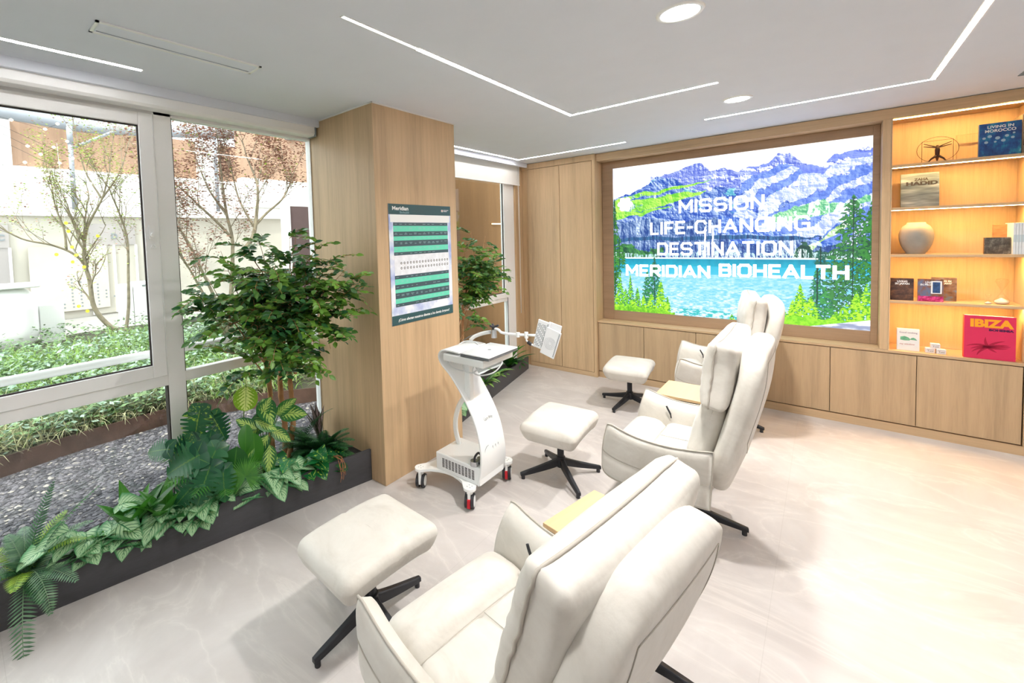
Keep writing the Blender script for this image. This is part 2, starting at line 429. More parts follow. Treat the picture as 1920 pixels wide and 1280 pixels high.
# ---------------------------------------------------------------- ceiling fittings
def strip(label, path, w=0.022, m='led'):
    c = path[0]; t = thing('led_strip', label, 'light strip', (c[0], c[1], H))
    g = G(); p = G(); e = 0.006
    for i in range(len(path) - 1):
        (xa, ya), (xb, yb) = path[i], path[i + 1]
        x0, x1 = sorted((xa, xb)); y0, y1 = sorted((ya, yb)); h = w / 2
        g.box(x0 - h, x1 + h, y0 - h, y1 + h, H - 0.003, H - 0.0005)
        p.box(x0 - h - e, x1 + h + e, y0 - h - e, y1 + h + e, H - 0.002, H - 0.0002)
    g.build('diffuser', M[m], t, world=True); p.build('profile', M['white'], t, world=True)
strip('bright white recessed strip bending at a corner in mid ceiling', [(-1.43, 1.56), (-1.43, 3.22), (-0.508, 3.22)])
strip('thin dim tail strip leading into the bent mid ceiling strip', [(-1.43, 1.12), (-1.43, 1.545)], 0.013, 'led_thin')
strip('bent white recessed strip along the shelf wall side of the ceiling', [(-0.728, 4.205), (0.482, 4.205), (0.482, 0.2)])
strip('straight white recessed strip over the wide left window', [(-2.556, -1.2), (-2.556, 0.70)])
strip('white recessed strip in the far ceiling corner above the wardrobe', [(-2.685, 3.0), (-2.685, 4.585), (-1.49, 4.585)])
def downlight(label, x, y, r=0.082, en=30):
    t = thing('downlight', label, 'ceiling light', (x, y, H))
    g = G(); g.lathe((0, 0, 0), [(r * 0.86, -0.004), (r * 0.88, -0.007), (r * 1.05, -0.006), (r * 1.08, 0.0)], 40); g.build('trim_ring', M['white'], t)
    g = G(); g.cyl((0, 0, -0.004), r * 0.87, 0.002, 40); g.build('lens', M['spotlens'], t)
    l = bpy.data.lights.new('downlight_lamp', 'AREA'); l.shape = 'DISK'; l.size = r * 1.6; l.energy = en; l.color = (1, 0.975, 0.94); l.spread = math.radians(150)
    o = bpy.data.objects.new('downlight_lamp', l); COL.objects.link(o); o.parent = t; o.location = (0, 0, -0.012)
M['spotlens'] = mat('downlight_lens', (1, 1, 1, 1), 0.5, emit=(1, 0.99, 0.97, 1), es=12, noise_amt=0)
downlight('large round downlight nearest the top of the photo', -0.451, 2.079)
downlight('round downlight close to the video wall', -0.463, 3.729)
for i, (x, y, lb) in enumerate([(-0.45, 0.2, 'unseen round downlight added above the viewpoint'), (1.6, 0.6, 'unseen round downlight added to the right of the viewpoint'), (1.6, 2.4, 'unseen round downlight added on the open floor side'), (-1.2, -1.9, 'unseen round downlight added behind the viewpoint'), (1.9, 4.0, 'unseen round downlight added beyond the bookcase end')]):  # out of view, added as fill light for the room
    downlight(lb, x, y, en=9 if x < 1 else 7)
t = thing('air_diffuser', 'long narrow white slot air diffuser in the ceiling near the window', 'air vent', (-2.165, 0.8, H))
g = G(); x0, x1, y0, y1 = -2.235, -2.11, 0.44, 1.12
for b in ((x0, x0 + .012, y0, y1), (x1 - .012, x1, y0, y1), (x0, x1, y0, y0 + .012), (x0, x1, y1 - .012, y1)): g.box(*b, H - 0.006, H - 0.0005)
g.build('rim', M['white'], t, world=True)
g = G(); g.box(x0 + .012, x1 - .012, y0 + .012, y1 - .012, H - 0.002, H - 0.0005)
g.box(x0 + .02, x0 + .024, y0 + .02, y1 - .02, H - .0035, H - .001, 1)
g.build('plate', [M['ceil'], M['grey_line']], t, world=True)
t = thing('ceiling_grille', 'dark grey ceiling grille at the right edge near the shelves', 'air vent', (1.05, 4.4, H))
g = G()
for k in range(12): g.box(0.87, 1.4, 4.25 + k * 0.026, 4.262 + k * 0.026, H - 0.006, H - 0.0005)
g.build('slat', M['grey_line'], t, world=True)

# ================================================================ JOINERY ALONG THE BACK WALL
YS = 4.98
YB = 5.30
def wardrobe():
    t = thing('wardrobe', 'tall oak wardrobe with two plain doors in the far left corner', 'wardrobe', (-2.4, 5.1, 0))
    y = 4.945
    g = G(); g.box(-2.862, -2.78, y + 0.02, YB, 0.0, H - 0.004); g.box(-1.962, -1.928, y, YB, 0.0, H - 0.004)
    g.box(-2.86, -1.962, y, YB, 2.476, H - 0.004); g.box(-2.78, -1.962, y + 0.03, YB, 0.05, 2.476)
    g.build('carcass', M['wood'], t, world=True, bevel=0.0012)
    g = G(); g.box(-2.78, -1.962, y + 0.004, y + 0.03, 0, 0.052); g.build('plinth', M['wood_h'], t, world=True)
    for a, b in ((-2.778, -2.357), (-2.352, -1.966)):
        g = G(); g.box(a, b, y + 0.002, y + 0.024, 0.056, 2.472); g.build('door', M['wood'], t, world=True, bevel=0.0015)
wardrobe()
XE = 1.02
# low cupboards
dx = [-1.925, -1.44, -0.955, -0.465, 0.03, 0.52, XE - 0.004]
lbls = ['low oak cupboard nearest the wardrobe, under the video wall', 'low oak cupboard under the middle of the video wall behind the chairs', 'low oak cupboard under the lit bookcase']
M['woodB'] = wood_mat('oak_cupboard_veneer', (0.485, 0.345, 0.205))
for k in range(3):
    a, b = dx[2 * k], dx[2 * k + 2]
    t = thing('low_cupboard', lbls[k], 'cupboard', ((a + b) / 2, 5.1, 0), group='row of low oak cupboards')
    g = G(); g.box(a + 0.001, b - 0.001, YS + 0.022, YB, 0.07, 0.632); g.build('carcass', M['woodB'], t, world=True)
    for j in (0, 1):
        g = G(); g.box(dx[2 * k + j] + 0.002, dx[2 * k + j + 1] - 0.002, YS, YS + 0.02, 0.078, 0.628)
        g.build('door', M['woodB'], t, world=True, bevel=0.0015)
t = tag(G().box(-1.925, 1.75, YS + 0.008, YB, 0.0, 0.068).build('plinth_board', M['wood_h']), 'long oak plinth board under the low cupboards', 'plinth')
g = G(); g.box(-1.926, 0.345, YS - 0.006, YB, 0.634, 0.655); g.box(0.345, 1.75, YS - 0.006, YB, 0.634, 0.655)
tag(g.build('countertop', M['wood_h'], bevel=0.002), 'long oak ledge over the low cupboards in front of the video wall', 'countertop')
# recess linings
g = G(); g.box(-1.926, 1.75, YS, YB, 2.462, H - 0.004); struct(g.build('trim_2', M['wood_h'], bevel=0.0015))
g = G(); g.box(0.318, 0.365, YS, YB, 0.656, 2.461); struct(g.build('trim_3', M['wood'], bevel=0.0015))
g = G(); g.box(-1.926, 0.317, 5.235, YB, 0.656, 2.461); struct(g.build('wall_recess', M['wood']))
M['frame_oak'] = wood_mat('oak_screen_frame', (0.36, 0.24, 0.15), 'x')
SX0, SX1, SZ0, SZ1 = -1.806, 0.275, 0.762, 2.38
t = thing('video_wall', 'large lit video wall showing an alpine lake with white lettering', 'screen', ((SX0 + SX1) / 2, 5.2, 0.7))
g = G(); fw = 0.04
g.box(-1.925, SX0, 5.15, 5.234, 0.656, 2.461); g.box(SX1, 0.317, 5.15, 5.234, 0.656, 2.461)
g.box(SX0, SX1, 5.15, 5.234, 0.656, SZ0); g.box(SX0, SX1, 5.15, 5.234, SZ1, 2.461)
g.build('surround', M['frame_oak'], t, world=True, bevel=0.002)

# ---- the alpine picture on the screen, painted cell by cell
def paint_screen():
    NX, NY = 720, 560
    rs = np.random.RandomState(4)
    def vnoise(fx, fy, seed):
        r = np.random.RandomState(seed); gx, gy = int(fx) + 2, int(fy) + 2
        gr = r.rand(gy, gx); X = np.linspace(0, fx, NX); Y = np.linspace(0, fy, NY)
        xi = np.minimum(X.astype(int), gx - 2); yi = np.minimum(Y.astype(int), gy - 2)
        tx = X - xi; ty = Y - yi; tx = tx * tx * (3 - 2 * tx); ty = ty * ty * (3 - 2 * ty)
        a = gr[np.ix_(yi, xi)]; b = gr[np.ix_(yi, xi + 1)]; c = gr[np.ix_(yi + 1, xi)]; d = gr[np.ix_(yi + 1, xi + 1)]
        return (a * (1 - tx) + b * tx) * (1 - ty)[:, None] + (c * (1 - tx) + d * tx) * ty[:, None]
    def fbm(fx, fy, seed, o=5):
        s_ = 0; am = 0
        for i in range(o):
            k = 0.55 ** i; s_ = s_ + k * vnoise(min(fx * 2 ** i, NX / 2), min(fy * 2 ** i, NY / 2), seed + i); am += k
        return s_ / am
    U, V = np.meshgrid(np.linspace(0, 1, NX), np.linspace(0, 1, NY))
    img = np.zeros((NY, NX, 3))
    def C(*c): return np.array(c) / 255.0
    def put(mask, col):
        img[mask] = (col if np.ndim(col) == 1 else col[mask])
    def lerp(a, b, t): return C(*a) + (C(*b) - C(*a)) * np.clip(t, 0, 1)[..., None]
    def ridge(pts): p = np.array(pts); return np.interp(U, p[:, 0], p[:, 1])
    def inside(poly):
        p = np.array(poly); m_ = np.zeros_like(U, bool); n = len(p)
        for i in range(n):
            x1, y1 = p[i]; x2, y2 = p[(i + 1) % n]
            c = ((y1 > V) != (y2 > V)) & (U < (x2 - x1) * (V - y1) / (y2 - y1 + 1e-9) + x1); m_ ^= c
        return m_
    n1 = fbm(5, 4, 1); n2 = fbm(14, 11, 20); n3 = fbm(60, 16, 40, 4); n4 = fbm(16, 60, 60, 4); nf = fbm(110, 90, 80, 3)
    img[:] = lerp((236, 240, 255), (255, 252, 250), (n1 - 0.35) * 3)
    put((n1 < 0.44) & (V > 0.93), lerp((214, 222, 250), (240, 244, 255), (n2 - 0.3) * 2.5))
    def rid(fx, fy, seed, o=5):
        s_ = 0; am = 0
        for i in range(o):
            k = 0.58 ** i; n_ = vnoise(min(fx * 2 ** i, NX / 2), min(fy * 2 ** i, NY / 2), seed + i); s_ = s_ + k * (1 - np.abs(2 * n_ - 1)); am += k
        return s_ / am
    def lit(h, kx, ky, gain):
        gy, gx = np.gradient(h); q = gx * kx + gy * ky; q = q / (np.abs(q).mean() * 4 + 1e-9)
        return np.clip(.5 + q * gain, 0, 1)
    hA = rid(7, 7, 201, 6); hB = rid(11, 9, 231, 6); hC = rid(34, 7, 261, 5)
    shear = fbm(9, 30, 291, 4)
    Un = U + (n1 - .5) * .30 + (n2 - .5) * .2
    sA = lit(hA, 1.0, .7, .9) * .75 + shear * .25; sB = lit(hB, 1.0, .8, 1.0); sC = lit(hC, 1.0, .25, 1.0)
    r1 = ridge([(0, .94), (.09, .96), (.15, .942), (.21, .909), (.276, .91), (.337, .954), (.41, .968), (.452, .903), (.507, .914), (.56, .885), (.6, .91), (.672, .915), (.708, .957), (.754, .947), (.788, .899), (.853, .873), (.884, .912), (.944, .932), (1, .95)]) + (hB - .6) * 0.05
    far = (V < r1) & (U > 0.19)
    colA = lerp((84, 106, 208), (234, 240, 255), (sA - .26) * 1.4)
    put(far, colA)
    st = .5 + .5 * np.sin((V * 1.0 + U * .35) * 75 + n2 * 10)
    put(far & (Un > .45) & (st * .6 + sA * .6 > .82), lerp((200, 214, 252), (250, 252, 255), sA))
    put(far & (Un > .62) & (V > .78) & (n2 > .46) & (st < .55), lerp((92, 116, 222), (140, 160, 246), sA * 1.3))
    r2 = ridge([(0, .787), (.086, .813), (.163, .871), (.236, .905), (.306, .883), (.366, .81), (.438, .79), (.48, .805), (.56, .80), (.66, .78), (.75, .74), (.85, .70), (1, .73)]) + (hA - .6) * 0.06
    m_ = V < r2
    colB = lerp((22, 70, 176), (234, 244, 255), (sB * .8 + n2 * .35 - .27) * 1.15)
    put(m_, colB)
    put(m_ & (hB < .5) & (n2 > .5), lerp((50, 150, 190), (190, 240, 230), sB))
    # steep cliffs under the pastures: upright ribs
    cl = V < .62 + (n1 - .5) * .16
    colC = lerp((20, 62, 140), (226, 240, 255), (sC * .55 + sB * .45 + (n2 - .5) * .7 - .24) * 1.2)
    put(m_ & cl, colC)
    put(m_ & cl & (Un > .5) & (V > .47 + (n2 - .5) * .1), lerp((44, 92, 196), (196, 218, 252), (sB - .2) * 1.3))
    put((np.abs(V - .50 - (n1 - .5) * .05) < .012) & (U < .93), lerp((14, 56, 110), (60, 120, 170), sC))
    # right scree slopes
    sl = np.sin((U * 0.75 - V) * 48 + n2 * 7)
    m_ = (Un > .60) & (V < r1 - .05) & (V > .42 + (1 - U) * .35)
    put(m_ & (sl > .1), lerp((150, 172, 240), (246, 248, 255), sB)); put(m_ & (sl < -.2), lerp((76, 112, 212), (140, 170, 244), sB))
    e = (n2 - .5)
    for (c0, w0, u1) in ((.705, .040, .44), (.655, .016, .30), (.765, .014, .47)):
        p = (np.abs(V - c0 - U * .20 + e * .05) < w0 * (.35 + 1.2 * n1) * (1 - (U / u1) ** 3)) & (U < u1) & (U > .01)
        put(p, lerp((96, 196, 50), (202, 250, 110), sB * 1.1 + (n4 - .5)))
        put(p & (hA < .42), lerp((60, 140, 130), (225, 250, 225), sB))
    band = (np.abs(V - (.600 + (U - .72) * .33) + e * .07) < .03 + (n1 - .5) * .09) & (U > .66)
    put(band, lerp((70, 168, 120), (190, 240, 190), sB * 1.1)); put(band & (n3 > .58), C(220, 244, 240))
    sc_ = (np.abs(V - (.375 + (U - .77) * 1.15)) < .022 + (n2 - .5) * .06) & (U > .76) & (U < .95)
    put(sc_, lerp((150, 200, 110), (240, 248, 250), sB))
    # dark trees and meadow at the foot of the cliffs
    put((V < .36 + n2 * .2) & (V > .37) & (Un < .22), lerp((16, 70, 56), (80, 160, 80), sB)); put((V < .35 + n2 * .18) & (V > .37) & (Un > .78), lerp((16, 64, 60), (60, 120, 90), sB))
    put((V < .37 + n2 * .08) & (V > .37) & (sC > .5), lerp((130, 190, 200), (246, 250, 250), n2))
    for x in (.43, .462): put((np.abs(U - x - (V - .4) * .02) < .0035) & (V > .38) & (V < .57), C(250, 252, 255))
    # waterfall of light specks is left to the rock noise; lake
    sh = 0.372
    lk = V < sh
    put(lk, lerp((150, 216, 248), (22, 176, 206), (V / sh) ** 1.6))
    put(lk & (V > sh - .05), lerp((24, 170, 200), (6, 140, 172), (V - sh + .05) / .05 + (n3 - .5)))
    wv = fbm(70, 150, 130, 3)
    put(lk & (V < .27), lerp((120, 205, 240), (214, 232, 255), (wv - .36) * 3 * (1 - V / .4) + .12))
    put((np.abs(V - sh) < .004), C(236, 246, 240))
    put(lk & (V < .03 + n2 * .03) & (wv < .46), C(60, 190, 190))
    # conifers
    nf2 = fbm(150, 130, 400, 3)
    def pine(u0, vb, vt, wd, c0, c1, dens=.5, seed=0):
        h = (vt - V) / (vt - vb); lay = (h * (9 + wd * 60) + seed + np.abs(U - u0) / wd * .9) % 1.0; saw = 0.55 + 0.45 * lay
        ms = (h > 0) & (h < 1) & (np.abs(U - u0) < wd * np.clip(h, 0, 1) ** .8 * saw * (.55 + n2 * .9)) & (nf2 > .47 - dens * .18)
        put(ms, lerp(c0, c1, (nf2 - .40) * 4 + lay * .35 + (u0 - U) / wd * .2))
        if dens < .7: put((np.abs(U - u0) < .0018) & (h > .03) & (h < 1), C(24, 60, 50))
    D0, D1 = (14, 66, 48), (70, 150, 60); L0, L1 = (60, 150, 30), (186, 250, 60)
    pine(.006, .03, .80, .05, D0, (60, 130, 50), .5, 1); pine(.03, .3, .52, .05, D0, D1, .6, 2)
    for (u, b, tt, w_) in ((.03, .03, .28, .04), (.085, .03, .26, .03), (.06, .0, .16, .05), (.12, .0, .17, .035)): pine(u, b, tt, w_, (30, 110, 50), (140, 220, 60), .8, u * 9)
    pine(.205, -.03, .385, .065, (10, 70, 80), (50, 140, 90), .6, 3); pine(.17, -.02, .3, .045, (10, 80, 80), (60, 150, 80), .7, 5)
    for (u, b, tt, w_) in ((.235, -.04, .23, .05), (.265, -.04, .12, .035), (.15, -.04, .12, .04), (.19, -.05, .14, .05), (.02, -.04, .13, .06), (.1, -.05, .09, .05)): pine(u, b, tt, w_, L0, L1, 1, u * 7)
    put((V < .02 + (n2 - .4) * .06) & (U < .3), lerp(L0, L1, nf)); 
    pine(.948, .05, .71, .16, (12, 60, 56), (64, 140, 70), .55, 4); pine(1.0, .1, .68, .07, (16, 80, 50), (60, 140, 60), .7, 6); pine(.85, .34, .44, .03, (14, 70, 80), (40, 110, 90), .6)
    pine(.84, .06, .335, .055, (10, 70, 90), (60, 150, 90), .6, 8); pine(.865, .03, .22, .05, (14, 84, 80), (70, 160, 80), .7, 8)
    for (u, b, tt, w_) in ((.785, -.0, .235, .05), (.76, -.02, .14, .04), (.82, -.02, .17, .05), (.96, .02, .2, .05), (.93, .02, .14, .05), (.99, .04, .25, .05), (.9, -.01, .09, .05), (.54, -.03, .035, .02), (.63, -.02, .03, .03), (.73, -.02, .08, .05)): pine(u, b, tt, w_, L0, L1, 1, u * 11)
    put((V < .035 + (n2 - .45) * .1) & (U > .68), lerp((90, 190, 30), (190, 250, 70), nf))
    pth = (V < .055 * (U - .82) / .18 + .0) & (U > .82)
    put(pth, lerp((150, 160, 190), (250, 250, 255), (n4 - .4) * 4)); put(pth & (n2 < .42), C(56, 96, 70))
    # pale rosette mark at the left
    a = np.arctan2((V - .745) * .78, U - .062); rr = np.hypot((V - .745) * .78, U - .062)
    put(rr < .040 * (.75 + .25 * np.abs(np.cos(a * 3))), C(244, 252, 250)); put((rr > .012) & (rr < .018), C(214, 240, 248))
    return img, NX, NY
def screen_mesh(t):
    img, NX, NY = paint_screen()
    xs = np.linspace(SX0, SX1, NX); zs = np.linspace(SZ0, SZ1, NY)
    X, Z = np.meshgrid(xs, zs); co = np.stack([X - t.location.x, np.full_like(X, 5.168 - t.location.y), Z - t.location.z], -1).reshape(-1, 3)
    i = np.arange((NX - 1) * (NY - 1)); r = i // (NX - 1); c = i % (NX - 1); a = r * NX + c
    fc = np.stack([a, a + 1, a + NX + 1, a + NX], 1)
    me = bpy.data.meshes.new('picture'); me.vertices.add(len(co)); me.vertices.foreach_set('co', co.ravel())
    me.loops.add(fc.size); me.loops.foreach_set('vertex_index', fc.ravel())
    me.polygons.add(len(fc)); me.polygons.foreach_set('loop_start', np.arange(0, fc.size, 4)); 
    me.update(calc_edges=True)
    f = img.reshape(-1, 3); lin = np.where(f <= .04045, f / 12.92, ((f + .055) / 1.055) ** 2.4); lin = lin * (1 + 0.35 * lin.min(1, keepdims=True) ** 2)
    at = me.attributes.new('pic', 'FLOAT_COLOR', 'POINT'); at.data.foreach_set('color', np.concatenate([lin, np.ones((len(lin), 1))], 1).ravel())
    m = bpy.data.materials.new('screen_picture'); n = NT(m)
    a_ = n.n('ShaderNodeAttribute', attribute_name='pic')
    n.b.inputs['Base Color'].default_value = (0.01, 0.01, 0.01, 1); n.b.inputs['Roughness'].default_value = 0.4
    n.l(a_.outputs['Color'], n.b.inputs['Emission Color']); n.b.inputs['Emission Strength'].default_value = 1.08
    me.materials.append(m); o = bpy.data.objects.new('picture', me); COL.objects.link(o); o.parent = t
    o['label'] = 'glowing alpine lake picture'
screen_mesh(t)
g = G(); g.box(SX0, SX1, 5.172, 5.2, SZ0, SZ1); g.build('panel', M['rubber'], t, world=True)
GL = {'M': (1.15, [[(0, 0), (0, 1), (.5, .3), (1, 1), (1, 0)]]), 'I': (.0, [[(0, 0), (0, 1)]]), 'N': (.9, [[(0, 0), (0, 1), (1, 0), (1, 1)]]),
 'S': (.95, [[(1, .84), (.84, 1), (.16, 1), (0, .84), (0, .66), (.16, .5), (.84, .5), (1, .34), (1, .16), (.84, 0), (.16, 0), (0, .16)]]),
 'O': (1.0, [[(.18, 0), (0, .18), (0, .82), (.18, 1), (.82, 1), (1, .82), (1, .18), (.82, 0), (.18, 0)]]),
 'L': (.7, [[(0, 1), (0, 0), (1, 0)]]), 'F': (.72, [[(0, 0), (0, 1), (1, 1)], [(0, .5), (.85, .5)]]), 'E': (.76, [[(1, 1), (0, 1), (0, 0), (1, 0)], [(0, .5), (.88, .5)]]),
 '-': (.34, [[(0, .5), (1, .5)]]), 'C': (.9, [[(1, .8), (.82, 1), (.18, 1), (0, .82), (0, .18), (.18, 0), (.82, 0), (1, .2)]]),
 'G': (.95, [[(1, .8), (.82, 1), (.18, 1), (0, .82), (0, .18), (.18, 0), (1, 0), (1, .48), (.55, .48)]]),
 'H': (.9, [[(0, 0), (0, 1)], [(1, 0), (1, 1)], [(0, .5), (1, .5)]]), 'A': (1.05, [[(0, 0), (.5, 1), (1, 0)], [(.2, .3), (.8, .3)]]),
 'D': (.92, [[(0, 0), (0, 1), (.8, 1), (1, .8), (1, .2), (.8, 0), (0, 0)]]), 'T': (.85, [[(0, 1), (1, 1)], [(.5, 1), (.5, 0)]]),
 'R': (.88, [[(0, 0), (0, 1), (.84, 1), (1, .86), (1, .58), (.84, .44), (0, .44)], [(.5, .44), (1, 0)]]),
 'B': (.88, [[(0, 0), (0, 1), (.84, 1), (.97, .88), (.97, .62), (.84, .52), (0, .52)], [(.84, .52), (1, .4), (1, .14), (.84, 0), (0, 0)]])}
def stroke_text(name, s, x0, x1, z0, hh, y, sw, m, parent):
    adv = [0.42 if ch == ' ' else GL[ch][0] + 0.42 for ch in s]
    tot = sum(adv) - 0.42; k = (x1 - x0 - sw) / (tot * 1.0); g = G(); cx = x0 + sw / 2; h_ = hh - sw; z = z0 + sw / 2
    for ch, a in zip(s, adv):
        if ch != ' ':
            wd = GL[ch][0] * k
            for pl in GL[ch][1]:
                for i in range(len(pl) - 1):
                    A = Vector((cx + pl[i][0] * wd, z + pl[i][1] * h_)); B = Vector((cx + pl[i + 1][0] * wd, z + pl[i + 1][1] * h_))
                    d = (B - A).normalized() * (sw * 0.5); n = Vector((-d.y, d.x))
                    q = [A - d * .72 - n, B + d * .72 - n, B + d * .72 + n, A - d * .72 + n]
                    g.prism([tuple(p) for p in q], y - 0.001, y, 'y')
        cx += a * k
    return g.build(name, m, parent, world=True)
M['letter'] = mat('glowing_white_lettering', (1, 1, 1, 1), .5, emit=(1, 1, 1, 1), es=1.3, noise_amt=0)
stroke_text('lettering', 'MISSION', -1.142, -0.43, 1.831, .137, 5.166, .0225, M['letter'], t)
stroke_text('lettering', 'LIFE-CHANGING', -1.418, -0.107, 1.615, .137, 5.166, .0225, M['letter'], t)
stroke_text('lettering', 'DESTINATION', -1.35, -0.222, 1.393, .137, 5.166, .0225, M['letter'], t)
stroke_text('lettering', 'MERIDIAN', -1.676, -0.862, 1.16, .132, 5.166, .027, M['letter'], t)
stroke_text('lettering', 'BIOHEALTH', -0.79, 0.146, 1.182, .13, 5.166, .027, M['letter'], t)

# ---------------------------------------------------------------- lit bookcase
M['wood_sh'] = wood_mat('oak_bookcase', (0.60, 0.45, 0.28))
BX0, BX1 = 0.366, XE
t = thing('bookcase', 'lit oak bookcase niche with five shelves at the right', 'bookcase', (0.7, 5.1, 0.656))
g = G(); g.box(BX0, BX1, 5.275, 5.295, 0.656, 2.461); g.build('back_panel', M['wood_sh'], t, world=True)
g = G(); g.box(BX0, BX0 + 0.006, YS, 5.275, 0.656, 2.461); g.build('side_panel', M['wood_sh'], t, world=True)
g = G(); g.box(BX1, BX1 + 0.022, YS, 5.295, 0.656, 2.461); g.build('side_panel', M['wood_sh'], t, world=True)
SH = [2.105, 1.775, 1.412, 1.05]
for i, z in enumerate(SH):
    g = G(); g.box(BX0 + 0.006, BX1, YS + 0.004, 5.275, z - 0.02, z); s_ = g.build('shelf', M['wood_h'], t, world=True, bevel=0.001)
for z in [2.461] + [q - 0.02 for q in SH]:
    g = G(); g.box(BX0 + 0.012, BX1 - 0.01, 5.028, 5.046, z - 0.002, z); o = g.build('led_strip', M['led_warm'], t, world=True)
# tall oak end panel at the right edge
tag(G().box(XE + 0.024, 1.75, YS, YB, 0.656, 2.461).build('oak_cupboard', M['wood'], bevel=0.002), 'tall oak panel right of the lit bookcase at the edge', 'cupboard')
tag(G().box(XE + 0.002, 1.75, YS, YB, 0.07, 0.632).build('oak_cupboard', M['woodB'], bevel=0.002), 'low oak panel right of the row of low cupboards', 'cupboard')

# ---------------------------------------------------------------- things on the shelves
PG = mat('book_pages', (0.85, 0.82, 0.74, 1), 0.9, noise_amt=0.1, noise_scale=200)
WH = mat('white_print', (0.9, 0.9, 0.88, 1), 0.6, noise_amt=0)
def cover_mat(name, stops, scale=(8, 8, 8), detail=3, rough=0.35, seed=0.0, kind='noise'):
    m = bpy.data.materials.new(name); t_ = NT(m); tc = t_.n('ShaderNodeTexCoord')
    mp = t_.n('ShaderNodeMapping', {'Vector': tc.outputs['Object'], 'Scale': scale, 'Location': (seed, seed * 1.7, seed * .6)})
    if kind == 'wave': nz = t_.n('ShaderNodeTexWave', {'Vector': mp.outputs[0], 'Scale': 1.0, 'Distortion': 6, 'Detail': 3})
    else: nz = t_.n('ShaderNodeTexNoise', {'Vector': mp.outputs[0], 'Scale': 1.0, 'Detail': detail, 'Roughness': .7})
    t_.l(t_.ramp(nz.outputs[0], *stops), t_.b.inputs['Base Color']); t_.b.inputs['Roughness'].default_value = rough
    return m
def book(label, x0, x1, y, z, h, th, cm, lean=0.0, spine=None, rz=0.0, group=None):
    """a book standing face out: front cover towards the room"""
    t_ = thing('book', label, 'book', ((x0 + x1) / 2, y, z), rz, group)
    hw = (x1 - x0) / 2
    def mk(nm, bx, m_, bev=0.0):
        g_ = G(); g_.box(*bx); o = g_.build(nm, m_, t_, bevel=bev)
        return o
    mk('front_cover', (-hw, hw, 0, 0.0025, 0, h), cm, 0.0008)
    mk('back_cover', (-hw, hw, th - 0.0025, th, 0, h), cm, 0.0008)
    mk('spine', (-hw, -hw + 0.003, 0.0025, th - 0.0025, 0, h), spine or cm)
    mk('pages', (-hw + 0.0032, hw - 0.004, 0.0027, th - 0.0027, 0.003, h - 0.003), PG)
    t_.rotation_euler = (lean, 0, rz)
    return t_
def title(b, s, size, xc, z, wd, m, name='lettering', bold=0.0):
    return text_obj(name, s, size, m, b, Matrix.Translation((xc - wd / 2, -0.0006, z)) @ Matrix.Rotation(PI / 2, 4, 'X'), width=wd, bold=bold)
# top shelf
z0 = SH[0]
cm = cover_mat('blue_courtyard_cover', ((.3, (.01, .02, .12, 1)), (.5, (.015, .09, .30, 1)), (.62, (.02, .25, .42, 1)), (.75, (.2, .45, .6, 1))), (18, 18, 10), 4)
b = book('deep blue book about living in Morocco on the top shelf', 0.80, 0.985, 5.02, z0, 0.232, 0.03, cm)
title(b, 'LIVING IN', .026, 0.0, .196, .115, WH, bold=.0006); title(b, 'MOROCCO', .028, 0.0, .168, .135, WH, bold=.0006)
g = G()
for (x, z, r) in [(-.07, .13, .008), (-.045, .14, .01), (-.01, .125, .011), (.03, .135, .009), (.055, .12, .008), (-.06, .1, .009), (-.02, .1, .006), (.015, .105, .01), (.06, .15, .006)]: g.cyl((x, -0.0012, z), r, .001, 14, axis='y')
g.build('lantern_print', mat('pale_blue_print', (.35, .5, .62, 1), .4), b)
b = thing('book', 'taupe tall book standing at the right end of the top shelf', 'book', (1.0, 5.03, z0))
BT = mat('taupe_cloth', (.30, .25, .18, 1), .7, noise_amt=.1, noise_scale=40)
g = G(); g.box(-.012, .019, 0, .2, 0, .27); g.build('cover', BT, b, bevel=.0015)
g = G(); g.box(-.010, .017, .002, .198, .2701, .2708); g.build('pages', PG, b)
text_obj('lettering', 'DALI', .026, mat('dark_print', (.06, .04, .03, 1), .6), b, Matrix.Translation((.012, -0.0008, .05)) @ Matrix.Rotation(-PI / 2, 4, 'Y') @ Matrix.Rotation(PI / 2, 4, 'X'), width=.17)
# generic wire hoop ornament
t = thing('wire_ornament', 'dark wire hoop ornament with thin posts on the top shelf', 'ornament', (0.615, 5.10, z0))
BR = mat('dark_bronze', (.035, .02, .018, 1), .4, metal=.6)
g = G(); g.tube([(.105 * math.cos(2 * PI * k / 40), 0, .098 + .094 * math.sin(2 * PI * k / 40)) for k in range(41)], .0014, 6, cap=False); g.build('hoop', BR, t)
g = G()
for sx in (-.078, .078): g.tube([(sx, 0, 0), (sx, 0, .165)], .0014, 6)
g.tube([(-.078, 0, .165), (.078, 0, .165)], .0012, 6); g.build('square_frame', BR, t)
g = G()
g.tube([(0, 0, .012), (0, .002, .05), (0, 0, .095), (0, 0, .13)], [.004, .012, .014, .006], 10)
g.tube([(0, 0, .055), (-.03, 0, .03), (-.045, 0, .008)], [.010, .006, .003], 8); g.tube([(0, 0, .055), (.03, 0, .03), (.045, 0, .008)], [.010, .006, .003], 8)
g.tube([(-.07, 0, .128), (0, 0, .112), (.07, 0, .128)], [.0025, .006, .0025], 8); g.tube([(-.07, 0, .148), (0, 0, .115), (.07, 0, .148)], [.002, .005, .002], 8); g.build('spindle', BR, t)
t = thing('picture_frame', 'thin pale wooden square frame leaning at the back of the top shelf', 'frame', (0.80, 5.2, z0))
g = G(); fw_ = .006
for bx in ((-.08, -.074, 0, .01, 0.0, .2), (.074, .08, 0, .01, 0, .2), (-.074, .074, 0, .01, 0, .006), (-.074, .074, 0, .01, .194, .2)): g.box(*bx)
g.build('moulding', M['wood'], t)
